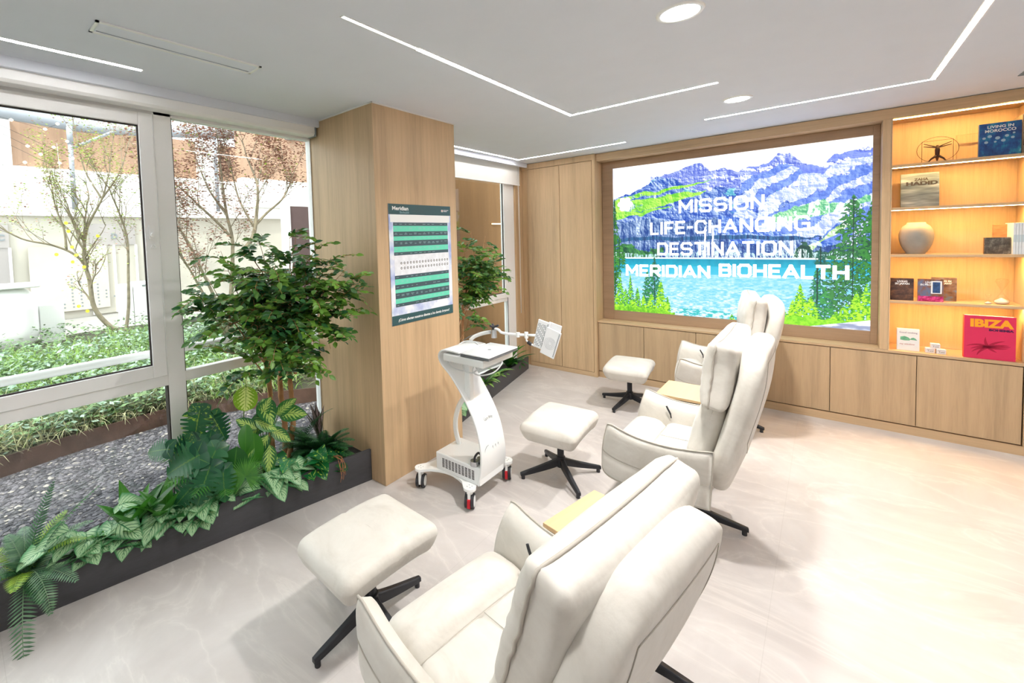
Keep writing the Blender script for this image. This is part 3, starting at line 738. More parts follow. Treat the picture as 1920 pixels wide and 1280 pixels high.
# second shelf
z1 = SH[1]
cm = cover_mat('silver_streak_cover', ((.2, (.05, .07, .09, 1)), (.45, (.11, .15, .19, 1)), (.58, (.16, .21, .26, 1)), (.8, (.34, .42, .50, 1))), (3, 3, 9), 2, .25, 3)
cm.node_tree.nodes['Mapping'].inputs['Rotation'].default_value = (0, .6, 0); cm.node_tree.nodes['Mapping'].inputs['Scale'].default_value = (5, 5, 34)
b = book('large silver grey architecture book on the second shelf', 0.43, 0.63, 5.10, z1, 0.262, 0.035, cm, lean=-0.06)
DK = mat('black_print', (.015, .015, .02, 1), .5, noise_amt=0)
title(b, 'ZAHA', .026, .01, .205, .075, DK, bold=.0014); title(b, 'HADID', .038, .01, .170, .165, DK, bold=.0022)
# third shelf
z2 = SH[2]
t = thing('vase', 'round cream stoneware vase on the third shelf', 'vase', (0.515, 5.10, z2))
VM = mat('cream_stoneware', (.31, .285, .245, 1), .75, noise_amt=.16, noise_scale=10, bump=.15, bscale=25)
g = G(); P_ = [(.0, 0), (.05, .0), (.052, .006), (.066, .03), (.083, .07), (.092, .115), (.094, .15), (.088, .185), (.072, .215), (.052, .232), (.050, .242), (.046, .244), (.042, .236), (.06, .21), (.075, .15), (.06, .06), (0, .02)]
g.lathe((0, 0, 0), P_, 48); g.build('body', VM, t)
BB = cover_mat('dark_photo_cover', ((.3, (.02, .02, .02, 1)), (.5, (.10, .09, .075, 1)), (.7, (.3, .28, .24, 1))), (30, 30, 22), 5)
b = book('small dark photo book lying upright before white magazines', 0.838, 0.955, 5.03, z2, 0.118, 0.03, BB, spine=mat('brown_spine', (.2, .1, .03, 1), .6))
b = book('tan book half hidden behind the small dark photo book', 0.895, 0.965, 5.14, z2, 0.21, 0.02, cover_mat('tan_cover', ((.3, (.3, .13, .05, 1)), (.7, (.5, .25, .12, 1))), (10, 10, 30), 2))
MG = mat('white_magazine', (.74, .78, .80, 1), .45, noise_amt=.05, noise_scale=30); MG2 = mat('grey_magazine', (.52, .62, .66, 1), .5, noise_amt=.05)
nm = ['leftmost of the white magazines, beside the dark photo book', 'second white magazine from the left on the third shelf', 'third white magazine from the left on the third shelf', 'fourth white magazine from the left on the third shelf', 'white magazine against the right end of the third shelf']
for k in range(5):
    x = .958 + k * .0122; b = thing('magazine', nm[k], 'magazine', (x, 4.995, z2), group='white magazines on the third shelf')
    g = G(); g.box(0, .0112, 0, .2, 0, .218); g.build('cover', MG, b, bevel=.0008)
    g = G(); g.box(.0012, .010, -.0004, .0, .085, .135); g.build('spine_band', MG2, b)
# fourth shelf
z3 = SH[3]
J = cover_mat('dark_brown_interior_cover', ((.3, (.02, .012, .02, 1)), (.5, (.09, .05, .04, 1)), (.65, (.22, .11, .06, 1)), (.85, (.55, .35, .2, 1))), (14, 14, 30), 4)
b = book('dark brown book about living in Japan on the fourth shelf', 0.378, 0.502, 5.03, z3, 0.172, 0.028, J)
title(b, 'LIVING', .02, 0.0, .142, .054, WH, bold=.0006); title(b, 'IN JAPAN', .02, 0.0, .124, .076, WH, bold=.0006)
b2 = book('blue and brown book about living in Tuscany, partly hidden', 0.60, 0.728, 5.11, z3, 0.178, 0.025, cover_mat('tuscany_cover', ((.3, (.05, .03, .03, 1)), (.5, (.2, .13, .1, 1)), (.6, (.12, .2, .34, 1)), (.8, (.5, .6, .65, 1))), (10, 10, 16), 3, seed=5))
title(b2, 'LIVING IN', .018, 0.0, .146, .07, WH, bold=.0005); title(b2, 'TUSCANY', .018, 0.0, .128, .08, WH, bold=.0005)
PV = cover_mat('provence_cover', ((.3, (.03, .05, .03, 1)), (.45, (.25, .1, .05, 1)), (.6, (.12, .18, .3, 1))), (12, 12, 8), 3, seed=2)
b = book('pink and blue book about living in Provence on the fourth shelf', 0.522, 0.652, 5.02, z3, 0.172, 0.028, PV)
title(b, 'LIVING', .02, 0.0, .140, .055, WH, bold=.0006); title(b, 'IN PROVENCE', .02, 0.0, .122, .105, WH, bold=.0006)
g = G(); g.box(-.064, .064, -.0009, 0, .002, .042); g.build('pink_print', cover_mat('pink_print', ((.4, (.35, .01, .09, 1)), (.6, (.75, .08, .3, 1)), (.8, (.9, .35, .45, 1))), (30, 30, 40), 2), b)
g = G(); g.box(.002, .056, -.0007, 0, .062, .158); g.box(.010, .048, -.0011, -.0007, .068, .15, 1); g.build('window_print', [WH, mat('blue_print', (.03, .08, .2, 1), .4, noise_amt=.4, noise_scale=60)], b)
GW = glass_mat('clear_blown_glass', (.97, .97, .96, 1)); SD = mat('white_sand', (.85, .80, .72, 1), .9)
def hourglass(label, x, y, z, hh, r):
    t_ = thing('hourglass', label, 'hourglass', (x, y, z))
    g_ = G(); k = hh
    g_.lathe((0, 0, 0), [(r * .55, 0), (r, k * .06), (r * .95, k * .17), (r * .5, k * .32), (r * .12, k * .47), (r * .1, k * .5), (r * .12, k * .53), (r * .55, k * .72), (r * .86, k * .88), (r * .7, k * .97), (r * .3, k)], 32)
    g_.build('glass_bulb', GW, t_)
    g_ = G(); g_.lathe((0, 0, 0), [(0, .002), (r * .6, .002), (r * .93, k * .06), (r * .9, k * .13), (r * .4, k * .2), (0, k * .25)], 28); g_.build('sand', SD, t_)
hourglass('tall clear hourglass with white sand on the fourth shelf', 0.932, 5.08, z3, .185, .036)
hourglass('tiny hourglass beside the taller one on the fourth shelf', 0.866, 5.05, z3, .075, .017)
# bottom niche
z4 = 0.656
IB = mat('raspberry_cover', (.62, .02, .09, 1), .5, noise_amt=.05); IY = mat('mustard_print', (.85, .36, .01, 1), .5, noise_amt=0); IR = mat('crimson_print', (.36, .0, .035, 1), .5, noise_amt=0)
b = book('big raspberry red book about Ibiza in the bottom niche', 0.752, 0.985, 5.0, z4, 0.312, 0.045, IB, spine=mat('red_orange_spine', (.85, .07, .03, 1), .5), lean=-.03)
title(b, 'IBIZA', .075, .008, .232, .195, IY, bold=.004); title(b, 'BOHEMIA', .02, .052, .205, .11, mat('plum_print', (.06, .0, .05, 1), .5), bold=.0012)
g = G()
for (a, L, cv) in [(200, .095, .5), (178, .085, .6), (150, .1, .9), (108, .095, -.3), (60, .1, -.5), (28, .095, -.3), (12, .1, -.1), (-14, .09, .4), (-60, .06, .3), (225, .1, .4)]:
    A = math.radians(a); pts = []
    for k in range(7):
        s_ = k / 6; an = A + cv * (s_ - .3) * .9; pts.append((-.005 + math.cos(an) * L * s_ * 1.0, -.0006, .088 + math.sin(an) * L * s_ * .75))
    for k in range(6):
        w0 = .0075 * (1 - (k / 6) ** 2) + .001; w1_ = .0075 * (1 - ((k + 1) / 6) ** 2) + .0006
        p, q = Vector(pts[k]), Vector(pts[k + 1]); d = (q - p).normalized(); n = Vector((-d.z, 0, d.x))
        g.add([p - n * w0, q - n * w1_, q + n * w1_, p + n * w0], [(0, 1, 2, 3)])
g.build('leaf_print', IR, b)
b = book('white illustrated book with a green landscape in the bottom niche', 0.418, 0.538, 5.03, z4, 0.17, 0.03, mat('white_cover', (.78, .78, .76, 1), .4), lean=-.04)
GP = mat('green_print', (.12, .36, .22, 1), .5, noise_amt=.3, noise_scale=40)
g = G(); g.prism([(-.042, .105), (-.02, .112), (.0, .104), (.012, .09), (.008, .08), (-.02, .078), (-.042, .082)], -.001, 0, 'y'); g.prism([(.008, .086), (.018, .1), (.028, .104), (.038, .098), (.048, .084)], -.001, 0, 'y'); g.build('landscape_print', GP, b)
RP = mat('red_print', (.45, .12, .1, 1), .5)
title(b, 'Good cooking', .018, 0.0, .135, .095, mat('violet_print', (.18, .12, .2, 1), .5)); title(b, 'my window', .017, -.006, .045, .08, RP)
def tin(label, x, y, z):
    t_ = thing('gift_box', label, 'box', (x, y, z), group='three small white boxes stacked in a pyramid')
    g_ = G(); g_.box(-.024, .024, 0, .045, 0, .036); g_.build('carton', M['carton'], t_, bevel=.002)
    g_ = G(); g_.box(-.018, .02, -.0006, 0, .027, .0285); g_.build('rule', DK, t_)
    text_obj('lettering', 'Tutti', .014, DK, t_, Matrix.Translation((-.014, -.0006, .011)) @ Matrix.Rotation(PI / 2, 4, 'X'), width=.03)
M['carton'] = mat('white_carton', (.78, .72, .70, 1), .6)
tin('small white box at the lower left of the pyramid of three', .591, 5.02, z4)
tin('small white box at the lower right of the pyramid of three', .646, 5.01, z4)
tin('small white box on top of the pyramid of three', .618, 5.02, z4 + .0365)

# ================================================================ POSTER ON THE PILLAR
t = thing('poster', 'tall printed info board in green and white on the pillar', 'poster', (-2.172, 2.33, 1.06))
PX = -2.172; y0, y1, pz0, pz1 = 2.003, 2.656, 1.066, 1.896; W_ = y1 - y0; Hh = pz1 - pz0
TG = mat('dark_teal_print', (.022, .085, .095, 1), .35, noise_amt=.02); MT = mat('mint_print', (.13, .66, .46, 1), .4, noise_amt=.03); SL = mat('slate_print', (.045, .085, .105, 1), .4, noise_amt=.03)
m = bpy.data.materials.new('pale_photo_print'); n_ = NT(m); tc = n_.n('ShaderNodeTexCoord')
nz = n_.n('ShaderNodeTexNoise', {'Vector': tc.outputs['Object'], 'Scale': 7, 'Detail': 5}); n_.l(n_.ramp(nz.outputs[0], (.35, (.34, .42, .72, 1)), (.5, (.66, .72, .88, 1)), (.58, (.86, .88, .94, 1))), n_.b.inputs['Base Color']); n_.b.inputs['Roughness'].default_value = .35
g = G(); g.box(PX + .0005, PX + .005, y0, y1, pz0, pz1); g.build('board', m, t, world=True, bevel=.0008)
def pr(name, a, b, c, d, m_, lift=.0004):   # fractions: left, right, top, bottom
    g_ = G(); g_.box(PX + .005, PX + .005 + lift, y0 + a * W_, y0 + b * W_, pz1 - d * Hh, pz1 - c * Hh); return g_.build(name, m_, t, world=True)
pr('header', 0, 1, 0, .086, TG); pr('footer', 0, 1, .92, 1, TG)
pr('pale_field', .02, .98, .087, .15, WH); pr('chart_field', .06, .95, .425, .59, mat('white_chart_print', (.82, .84, .88, 1), .4, noise_amt=.08, noise_scale=24))
rows = [(.152, .18, 1), (.18, .228, 0), (.228, .267, 1), (.267, .302, 0), (.302, .352, 1), (.352, .398, 0), (.398, .424, 1), (.591, .62, 1), (.62, .667, 0), (.667, .705, 1), (.705, .735, 0), (.735, .783, 1), (.783, .823, 0), (.823, .851, 1)]
gd, gm, gt = G(), G(), G()
rr = random.Random(3)
for a, b, k in rows:
    (gd if k else gm).box(PX + .005, PX + .0055, y0 + .06 * W_, y0 + .94 * W_, pz1 - b * Hh, pz1 - a * Hh)
    for c in range(12):
        cy = y0 + (.095 + c * .073) * W_; h_ = (b - a) * Hh
        for q in range(1 if h_ < .032 else 2):
            if rr.random() < .8:
                hw = rr.uniform(.006, .017); cz = pz1 - (a + b) / 2 * Hh + (q - .25) * .008 * (h_ > .032)
                gt.box(PX + .0055, PX + .0058, cy - hw, cy + hw, cz - .0011, cz + .0011)
gd.build('dark_rows', SL, t, world=True); gm.build('mint_rows', MT, t, world=True); gt.build('fine_print', mat('faint_print', (.35, .55, .55, 1), .5, noise_amt=0), t, world=True)
g = G()
for r_ in (.49, .532):
    for c in range(17): 
        yy = y0 + (.16 + c * .0475) * W_; zz = pz1 - r_ * Hh
        g.cyl((PX + .0052, yy, zz), .0085, .0005, 14, axis='x')
g.build('chart_dots', mat('chart_dot_print', (.03, .03, .035, 1), .5), t, world=True)
g = G()
for r_ in (.49, .532):
    for c in range(17): g.cyl((PX + .0056, y0 + (.16 + c * .0475) * W_, pz1 - r_ * Hh), .0042, .0004, 10, axis='x')
g.build('chart_dot_centres', WH, t, world=True)
text_obj('lettering', 'Meridian', .036, WH, t, face_x(PX + .0054, y0 + .05 * W_, pz1 - .05 * Hh), width=.155, bold=.0010, world=True)
text_obj('lettering', 'Biohealth', .024, mat('grey_teal_print', (.25, .42, .45, 1), .5), t, face_x(PX + .0054, y0 + .16 * W_, pz1 - .078 * Hh), width=.09, world=True)
g = G(); g.box(PX + .005, PX + .0056, y0 + .835 * W_, y0 + .865 * W_, pz1 - .054 * Hh, pz1 - .034 * Hh, 0); g.box(PX + .0056, PX + .006, y0 + .843 * W_, y0 + .857 * W_, pz1 - .048 * Hh, pz1 - .040 * Hh, 1)
g.build('red_mark', [WH, mat('red_mark_print', (.6, .03, .03, 1), .5)], t, world=True)
g = G(); g.box(PX + .005, PX + .0056, y0 + .875 * W_, y0 + .965 * W_, pz1 - .040 * Hh, pz1 - .035 * Hh); g.box(PX + .005, PX + .0056, y0 + .875 * W_, y0 + .935 * W_, pz1 - .051 * Hh, pz1 - .046 * Hh); g.build('mark_print', WH, t, world=True)
text_obj('lettering', '\u00bfC\u00f3mo afectan nuestros dientes a los dem\u00e1s \u00f3rganos?', .026, WH, t, face_x(PX + .0054, y0 + .09 * W_, pz1 - .972 * Hh), width=.84 * W_, bold=.0005, world=True)

# ================================================================ SEATING
def fabric_mat():
    m = bpy.data.materials.new('cream_velvet_leather'); t = NT(m); tc = t.n('ShaderNodeTexCoord')
    n1 = t.n('ShaderNodeTexNoise', {'Vector': tc.outputs['Object'], 'Scale': 5, 'Detail': 6, 'Roughness': .65, 'Distortion': .8})
    n2 = t.n('ShaderNodeTexNoise', {'Vector': tc.outputs['Object'], 'Scale': 260, 'Detail': 2})
    t.l(t.ramp(n1.outputs[0], (.3, (.57, .535, .475, 1)), (.5, (.66, .625, .565, 1)), (.72, (.72, .695, .64, 1))), t.b.inputs['Base Color'])
    t.b.inputs['Roughness'].default_value = .55
    t.b.inputs['Sheen Weight'].default_value = .25
    n3 = t.n('ShaderNodeTexNoise', {'Vector': tc.outputs['Object'], 'Scale': 9, 'Detail': 3})
    b2 = t.n('ShaderNodeBump', {'Height': n3.outputs[0], 'Strength': .22, 'Distance': .03})
    bp = t.n('ShaderNodeBump', {'Height': n2.outputs[0], 'Strength': .06, 'Distance': .002, 'Normal': b2.outputs[0]})
    t.l(bp.outputs[0], t.b.inputs['Normal'])
    return m
M['cream'] = fabric_mat()
M['pipe'] = mat('cream_piping', (.50, .46, .40, 1), .6, noise_amt=.05)
M['seam'] = mat('seam_stitching', (.50, .47, .41, 1), .7, noise_amt=.05)
rw = random.Random(11)

def star_legs(t, L, a0, zhub=.10, hub_r=.026, htop=.3):
    g = G(); g.cyl((0, 0, zhub - .035), hub_r * 1.15, .07, 28); g.cyl((0, 0, zhub), hub_r * .85, htop - zhub, 28)
    g.build('hub', M['black'], t, bevel=.003)
    for k in range(4):
        a = math.radians(a0 + 90 * k); ca, sa = math.cos(a), math.sin(a)
        g = G(); mx = Matrix.Rotation(a, 4, 'Z'); n = 9; vs = []
        for i in range(n):
            s = i / (n - 1); x = .018 + (L - .018) * s
            top = zhub + .028 - (zhub + .028 - .044) * s ** .85; hh = .052 * (1 - s) + .022 * s; w = .017 * (1 - s) + .014 * s
            if i == n - 1: w *= .8
            for y, z in ((-w, top - hh), (w, top - hh), (w, top - .006), (w * .6, top), (-w * .6, top), (-w, top - .006)): vs.append(mx @ Vector((x, y, z)))
        fs = [(i * 6 + j, i * 6 + (j + 1) % 6, (i + 1) * 6 + (j + 1) % 6, (i + 1) * 6 + j) for i in range(n - 1) for j in range(6)]
        fs += [tuple(range(5, -1, -1)), tuple((n - 1) * 6 + j for j in range(6))]
        g.add(vs, fs, 0, False)
        lg = g.build('leg', M['black'], t, bevel=.002)
        g = G(); p = mx @ Vector((L - .018, 0, 0)); g.cyl((p.x, p.y, 0.0), .012, .03, 16); g.build('foot_pad', M['rubber'], lg)

# ---- recliner profile (x is measured back from the hub, the chair faces -x)
def interp(pts, s):
    for i in range(len(pts) - 1):
        if s <= pts[i + 1][0] or i == len(pts) - 2:
            a, b = pts[i], pts[i + 1]; t = (s - a[0]) / (b[0] - a[0]); t = max(0, min(1, t))
            return [a[k] + (b[k] - a[k]) * t for k in range(1, len(a))]
def crom(ctrl, n):
    return [tuple(p) for p in smooth_path(ctrl, n)]
def make_arm(t, side):
    NS, NTT = 26, 14
    topc = crom([(-.296, 0, .600), (-.27, 0, .600), (-.20, 0, .578), (-.12, 0, .563), (.0, 0, .560), (.12, 0, .575), (.20, 0, .592)], 5)
    botc = crom([(-.338, 0, .335), (-.325, 0, .305), (-.28, 0, .285), (-.19, 0, .276), (-.05, 0, .274), (.09, 0, .282), (.178, 0, .288)], 5)
    def cv(c, s):
        f = s * (len(c) - 1); i = min(int(f), len(c) - 2); return Vector(c[i]).lerp(Vector(c[i + 1]), f - i)
    g = G(); vs = []; y0 = side * .315
    rim = []
    def P(s, q):
        a, b = cv(botc, s), cv(topc, s); p = a.lerp(b, q); p.x += -.012 * math.sin(PI * q) * (1 - s); return p
    for sd in (1, -1):       # outer then inner skin
        for i in range(NS + 1):
            for j in range(NTT + 1):
                s, q = i / NS, j / NTT; p = P(s, q)
                e = (max(0, 1 - (2 * s - 1) ** 8) ** .5) * (max(0, 1 - (2 * q - 1) ** 6) ** .5)
                th = (.022 if sd == 1 else .046 + .012 * math.sin(PI * q)) * e
                if sd == 1: th -= .006 * math.exp(-((q - .42) / .05) ** 2) * e
                flare = .030 * q ** 1.6
                vs.append((p.x, y0 + side * (flare + sd * th), p.z))
    n1 = (NS + 1) * (NTT + 1); W = NTT + 1; fs = []
    for sd in (0, 1):
        for i in range(NS):
            for j in range(NTT):
                a = sd * n1 + i * W + j; q = (a, a + 1, a + W + 1, a + W); fs.append(q if (sd == 0) == (side > 0) else tuple(reversed(q)))
    ring = [(i, 0) for i in range(NS + 1)] + [(NS, j) for j in range(1, NTT + 1)] + [(i, NTT) for i in range(NS - 1, -1, -1)] + [(0, j) for j in range(NTT - 1, 0, -1)]
    for k in range(len(ring)):
        a = ring[k]; b = ring[(k + 1) % len(ring)]; A = a[0] * W + a[1]; B = b[0] * W + b[1]
        q = (A, B, B + n1, A + n1); fs.append(tuple(reversed(q)) if side > 0 else q)
    g.add(vs, fs, 0, True)
    arm = g.build('armrest', M['cream'], t)
    g = G(); pts = []
    for k in ring + [ring[0]]:
        v = vs[k[0] * W + k[1]]; pts.append((v[0], v[1] + side * .003, v[2] + (.002 if k[1] == NTT else 0)))
    g.tube(pts, .0042, 6, cap=False); g.build('piping', M['pipe'], arm)
    g = G(); pts = [tuple(Vector(vs[i * W + 6]) + Vector((0, side * .0015, 0))) for i in range(1, NS)]; g.tube(pts, .0026, 5); g.build('seam', M['pipe'], arm)
    return arm
def back_shell(t):
    cl = crom([(-.105, 0, .33), (-.075, 0, .43), (-.035, 0, .56), (.0, 0, .70), (.035, 0, .84), (.055, 0, .96), (.062, 0, 1.10)], 6)
    cl = [Vector((p[0] + .282, 0, p[2])) for p in cl]; n = len(cl); hh = (.052, .295, .385)
    def f(p):
        x, y, z = p; s = max(0, min(1, (z + hh[2]) / (2 * hh[2]))); q = s * (n - 1); i = min(int(q), n - 2); c = cl[i].lerp(cl[i + 1], q - i)
        d = (cl[min(i + 1, n - 1)] - cl[max(i - 1, 0)]).normalized(); nn = Vector((d.z, 0, -d.x))
        t_ = 2 * s - 1; wd = 1 - .17 * abs(t_) ** 5 + .03 * math.sin(PI * s)
        u = abs(y) / hh[1]; q = c + nn * (x * (1 - .12 * u ** 3) - .018 * u ** 3 * (1 - s)) + Vector((0, y * wd, 0))
        if abs(t_) > .7: q.z -= math.copysign(.05 * u ** 5 * (abs(t_) - .7) / .3, t_)
        return q
    g = G(); g.soft((0, 0, 0), hh, .042, (.012, 0, 0), f=f, seg=16)
    o = g.build('back_shell', M['cream'], t)
    def S(y, z, e=.0125): return f((hh[0] + .001 + e * (1 - (y / hh[1]) ** 2) * (1 - (z / hh[2]) ** 2), y, z))
    g = G()
    for sd in (-1, 1): g.tube([S(sd * .215, z * .01) for z in range(-6, 34, 2)], .0012, 5)
    g.tube([S(y * .0215, .32) for y in range(-10, 11)], .0012, 5)
    g.tube([S(-.215 + .0215 * k, -.06 - .11 * math.sin(PI * k / 20)) for k in range(21)], .0012, 5)
    g.build('seam', M['seam'], o)
    return o
def tiltf(a, wr=0.0, pin=0.0, hh=(1, 1, 1), seed=0):
    ca, sa = math.cos(a), math.sin(a)
    def f(p):
        x, y, z = p
        if pin:
            u, v = abs(y) / hh[1], abs(z) / hh[2]; k = 1 - pin * (u ** 4 + v ** 4) * .5; x *= max(.12, k)
            e = (u ** 3) * (v ** 3); y += math.copysign(.022 * e, y); z += math.copysign(.022 * e, z)
            sh = 1 - .05 * ((1 - u ** 2) * (v ** 6)); z *= sh
        if wr:
            edge = max(0, abs(y) / hh[1] - .55) / .45
            x += wr * edge * math.sin(z * 75 + seed + y * 26 + 2.2 * math.sin(z * 31 + seed)) * (1 if x < 0 else .2)
        return (x * ca + z * sa, y, -x * sa + z * ca)
    return f
def recline(ob, ang, zs=1.0, slide=0.0):
    ca, sa = math.cos(ang), math.sin(ang)
    for o in [ob] + list(ob.children):
        for v in o.data.vertices:
            x, y, z = v.co; z = .33 + (z - .33) * zs - slide; x -= .10; z -= .40
            v.co = (x * ca + z * sa + .10, y, -x * sa + z * ca + .40)
def make_recliner(label, loc, rz, head_dz=0.0, base_a=14, rc=0.0):
    t = thing('recliner', label, 'armchair', loc, rz, 'cream recliners in a row')
    # seat
    g = G()
    g.soft((-.235, 0, .372), (.105, .268, .098), .075, (.006, .0, .012), seg=6)
    g.soft((.02, 0, .395), (.165, .268, .065), .045, (.0, .0, .016), f=lambda p: (p[0], p[1], p[2] - .010 * math.exp(-(p[1] / .008) ** 2) * (p[2] > 0)), seg=18)
    seat = g.build('seat_cushion', M['cream'], t)
    g = G(); g.tube([(-.133, y * .05, .462 - .018 + .010 * (1 - (y / 5) ** 2)) for y in range(-5, 6)], .0016, 5); g.tube([(-.12 + .025 * k, 0, .4655 + .0008 * k) for k in range(9)], .0016, 5); g.build('seam', M['seam'], seat)
    for sd in (-1, 1):
        arm = make_arm(t, sd)
        if sd == 1:
            g = G(); g.tube(crom([(-.125, .262, .478), (-.128, .256, .505), (-.14, .255, .53), (-.15, .257, .55)], 4), [.004] * 4 + [.0055] * 9, 8); g.build('recline_lever', M['black'], arm)
    sh = back_shell(t)
    g = G(); hh = (.055, .262, .17)
    g.soft((.148, 0, .640), hh, .045, (.02, 0, .01), f=tiltf(.27, .004, .25, hh), seg=10); bc = g.build('back_cushion', M['cream'], t)
    hh = (.066, .305, .150); c = Vector((.205, 0, .945 + head_dz)); tl = .12
    g = G(); fn = tiltf(tl, .0022, .22, hh, 1.3); g.soft(c, hh, .030, (.022, 0, .004), f=fn, seg=14); hd = g.build('headrest_cushion', M['cream'], t)
    g = G(); pts = []
    for k in range(121):
        a = 2 * PI * k / 120; u, v = math.cos(a), math.sin(a); m_ = (abs(u) ** 14 + abs(v) ** 14) ** (1 / 14); u, v = u / m_, v / m_
        p = fn((-.022, u * hh[1] * 1.0, v * hh[2] * 1.0)); pts.append(Vector(p) + c + Vector((0, u * .003, v * .003)))
    g.tube(pts, .0044, 6, cap=False); g.build('piping', M['pipe'], hd)
    if rc:
        recline(sh, rc * .7, .90, -.0); recline(bc, rc, 1, .02); recline(hd, rc)
    g = G(); g.box(-.16, .13, -.16, .16, .262, .30); g.box(.10, .135, -.10, .10, .28, .42); g.build('seat_frame', M['black'], t, bevel=.006)
    star_legs(t, .30, base_a - math.degrees(rz), htop=.27)
    return t
make_recliner('nearest cream recliner at the bottom of the photo, seen from behind', (-.672, 1.062, 0), math.radians(-8.5), -.05, 40, math.radians(11))
make_recliner('middle cream recliner, between the two oak side tables', (-.588, 2.745, 0), 0.0, 0.0, 14)
make_recliner('farthest cream recliner, closest to the video wall', (-.656, 4.40, 0), math.radians(11.3), 0.0, -8)

def make_ottoman(label, loc, rz, base_a):
    t = thing('footstool', label, 'footstool', loc, rz, 'cream footstools in front of the recliners')
    hh = (.192, .250, .066)
    def f(p):
        x, y, z = p; k = 1 - .16 * max(0, (hh[2] * .35 - z) / (hh[2] * 1.35)) ** 1.3
        zz = z - .006 * math.exp(-(y / .007) ** 2) * (z > 0)
        droop = -.018 * (abs(y) / hh[1]) ** 3
        return (x * k, y * k, zz + droop)
    g = G(); g.soft((0, 0, .358), hh, .042, (0, 0, .012), f=f, seg=20); c = g.build('cushion', M['cream'], t)
    g = G(); g.tube([(-.152 + .038 * k, 0, .4296 - .0012 * abs(k - 4) ** 1.7) for k in range(9)], .0012, 5)
    for s in (-1, 1):
        g.tube([(-.155 + .031 * k, s * (.205 + .02), .385) for k in range(11)], .0014, 5)
    g.build('seam', M['seam'], c)
    g = G(); g.box(-.11, .11, -.13, .13, .286, .30); g.build('mounting_plate', M['black'], t)
    star_legs(t, .285, base_a - math.degrees(rz), htop=.29)
make_ottoman('nearest cream footstool at the bottom left of the photo', (-1.44, 1.15, 0), math.radians(-3), 87)
make_ottoman('middle cream footstool right of the white medical cart', (-1.335, 2.755, 0), math.radians(4), 48)
make_ottoman('farthest cream footstool near the low oak cupboards', (-1.377, 4.315, 0), math.radians(7), 168)

M['table_wood'] = wood_mat('light_oak_tabletop', (.66, .47, .26), 'y', .12, .4)
def side_table(label, loc, rz, a0):
    t = thing('side_table', label, 'table', loc, rz, 'small oak side tables')
    g = G(); g.box(-.18, .18, -.175, .175, .512, .53); g.build('tabletop', M['table_wood'], t, bevel=.002)
    g = G(); g.box(-.172, .172, -.167, .167, .492, .5115); g.build('apron', M['black'], t, bevel=.002)
    star_legs(t, .285, a0 - math.degrees(rz), hub_r=.022, htop=.492)
side_table('small oak side table between the nearest and the middle recliner', (-.60, 1.645, 0), math.radians(-11), 10)
side_table('small oak side table between the middle and the farthest recliner', (-.69, 3.435, 0), 0.0, 45)

# ================================================================ WHITE MEDICAL CART
CX, CY = -1.80, 2.27
t = thing('medical_cart', 'white wheeled medical cart with a curved body beside the pillar', 'cart', (CX, CY, 0))
M['cartw'] = mat('white_cart_lacquer', (.93, .945, .94, 1), .22, noise_amt=.01, coat=.3)
def lobed():
    pts = []
    C4 = [(-.19, -.22), (.2, -.20), (.2, .22), (-.19, .22)]
    for i, (x, y) in enumerate(C4):
        a0 = math.atan2(y, x)
        for k in range(-5, 6):
            a = a0 + k * .26 ; pts.append((x + .040 * math.cos(a), y + .040 * math.sin(a)))
        nx, ny = C4[(i + 1) % 4]; mx_, my_ = (x + nx) / 2, (y + ny) / 2
        for s in (.18, .3, .42, .5, .58, .7, .82):
            q = (x + (nx - x) * s, y + (ny - y) * s); d = math.sin(PI * s) * (.075 if i == 0 else .045) - .022; L = math.hypot(mx_, my_)
            pts.append((q[0] - mx_ / L * d, q[1] - my_ / L * d))
    return pts, C4
poly, C4 = lobed()
g = G(); g.prism(poly, .116, .132, 'z', sm=True); g.build('base_plate', M['cartw'], t, bevel=.003)
for i, (x, y) in enumerate(C4):
    mxr = Matrix.Translation((x, y, 0)) @ Matrix.Rotation(math.radians(27), 4, 'Z')
    def rg(g_): g_.v = [tuple(mxr @ Vector(v)) for v in g_.v]; return g_
    g = G(); g.cyl((.009, 0, .044), .043, .019, 28, axis='x'); g.cyl((-.028, 0, .044), .043, .019, 28, axis='x')
    cs = rg(g).build('caster', M['rubber'], t, bevel=.004)
    g = G(); g.cyl((.0265, 0, .044), .032, .003, 24, axis='x'); rg(g).build('wheel_disc', M['white'], cs)
    g = G(); g.box(-.008, .008, -.040, .03, .03, .116); g.cyl((0, 0, .09), .02, .028, 18); rg(g).build('fork', M['white'], cs, bevel=.003)
    if i != 0:
        g = G(); g.prism([(-.058, .028), (-.046, .016), (-.034, .03), (-.034, .075), (-.048, .07)], -.0085, .0085, 'x'); rg(g).build('brake_pedal', mat('red_brake_plastic', (.5, .01, .02, 1), .35) if i == 1 else bpy.data.materials['red_brake_plastic'], cs, bevel=.002)
g = G()
for x, y in C4:
    for k in range(4): a = PI / 4 + k * PI / 2; g.cyl((x + .015 * math.cos(a), y + .015 * math.sin(a), .132), .0026, .0012, 8)
g.build('screw_heads', M['chrome'], t)
# housing with vent grille
g = G(); g.box(-.10, .255, -.165, .10, .132, .245); hs = g.build('housing', M['cartw'], t, bevel=.006)
g = G()
for c in range(10):
    for r in range(7): x = -.045 + c * .0265; z = .160 + r * .0088; g.box(x, x + .018, -.1662, -.1645, z, z + .0048)
g.build('vent_grille', M['gasket'], hs)
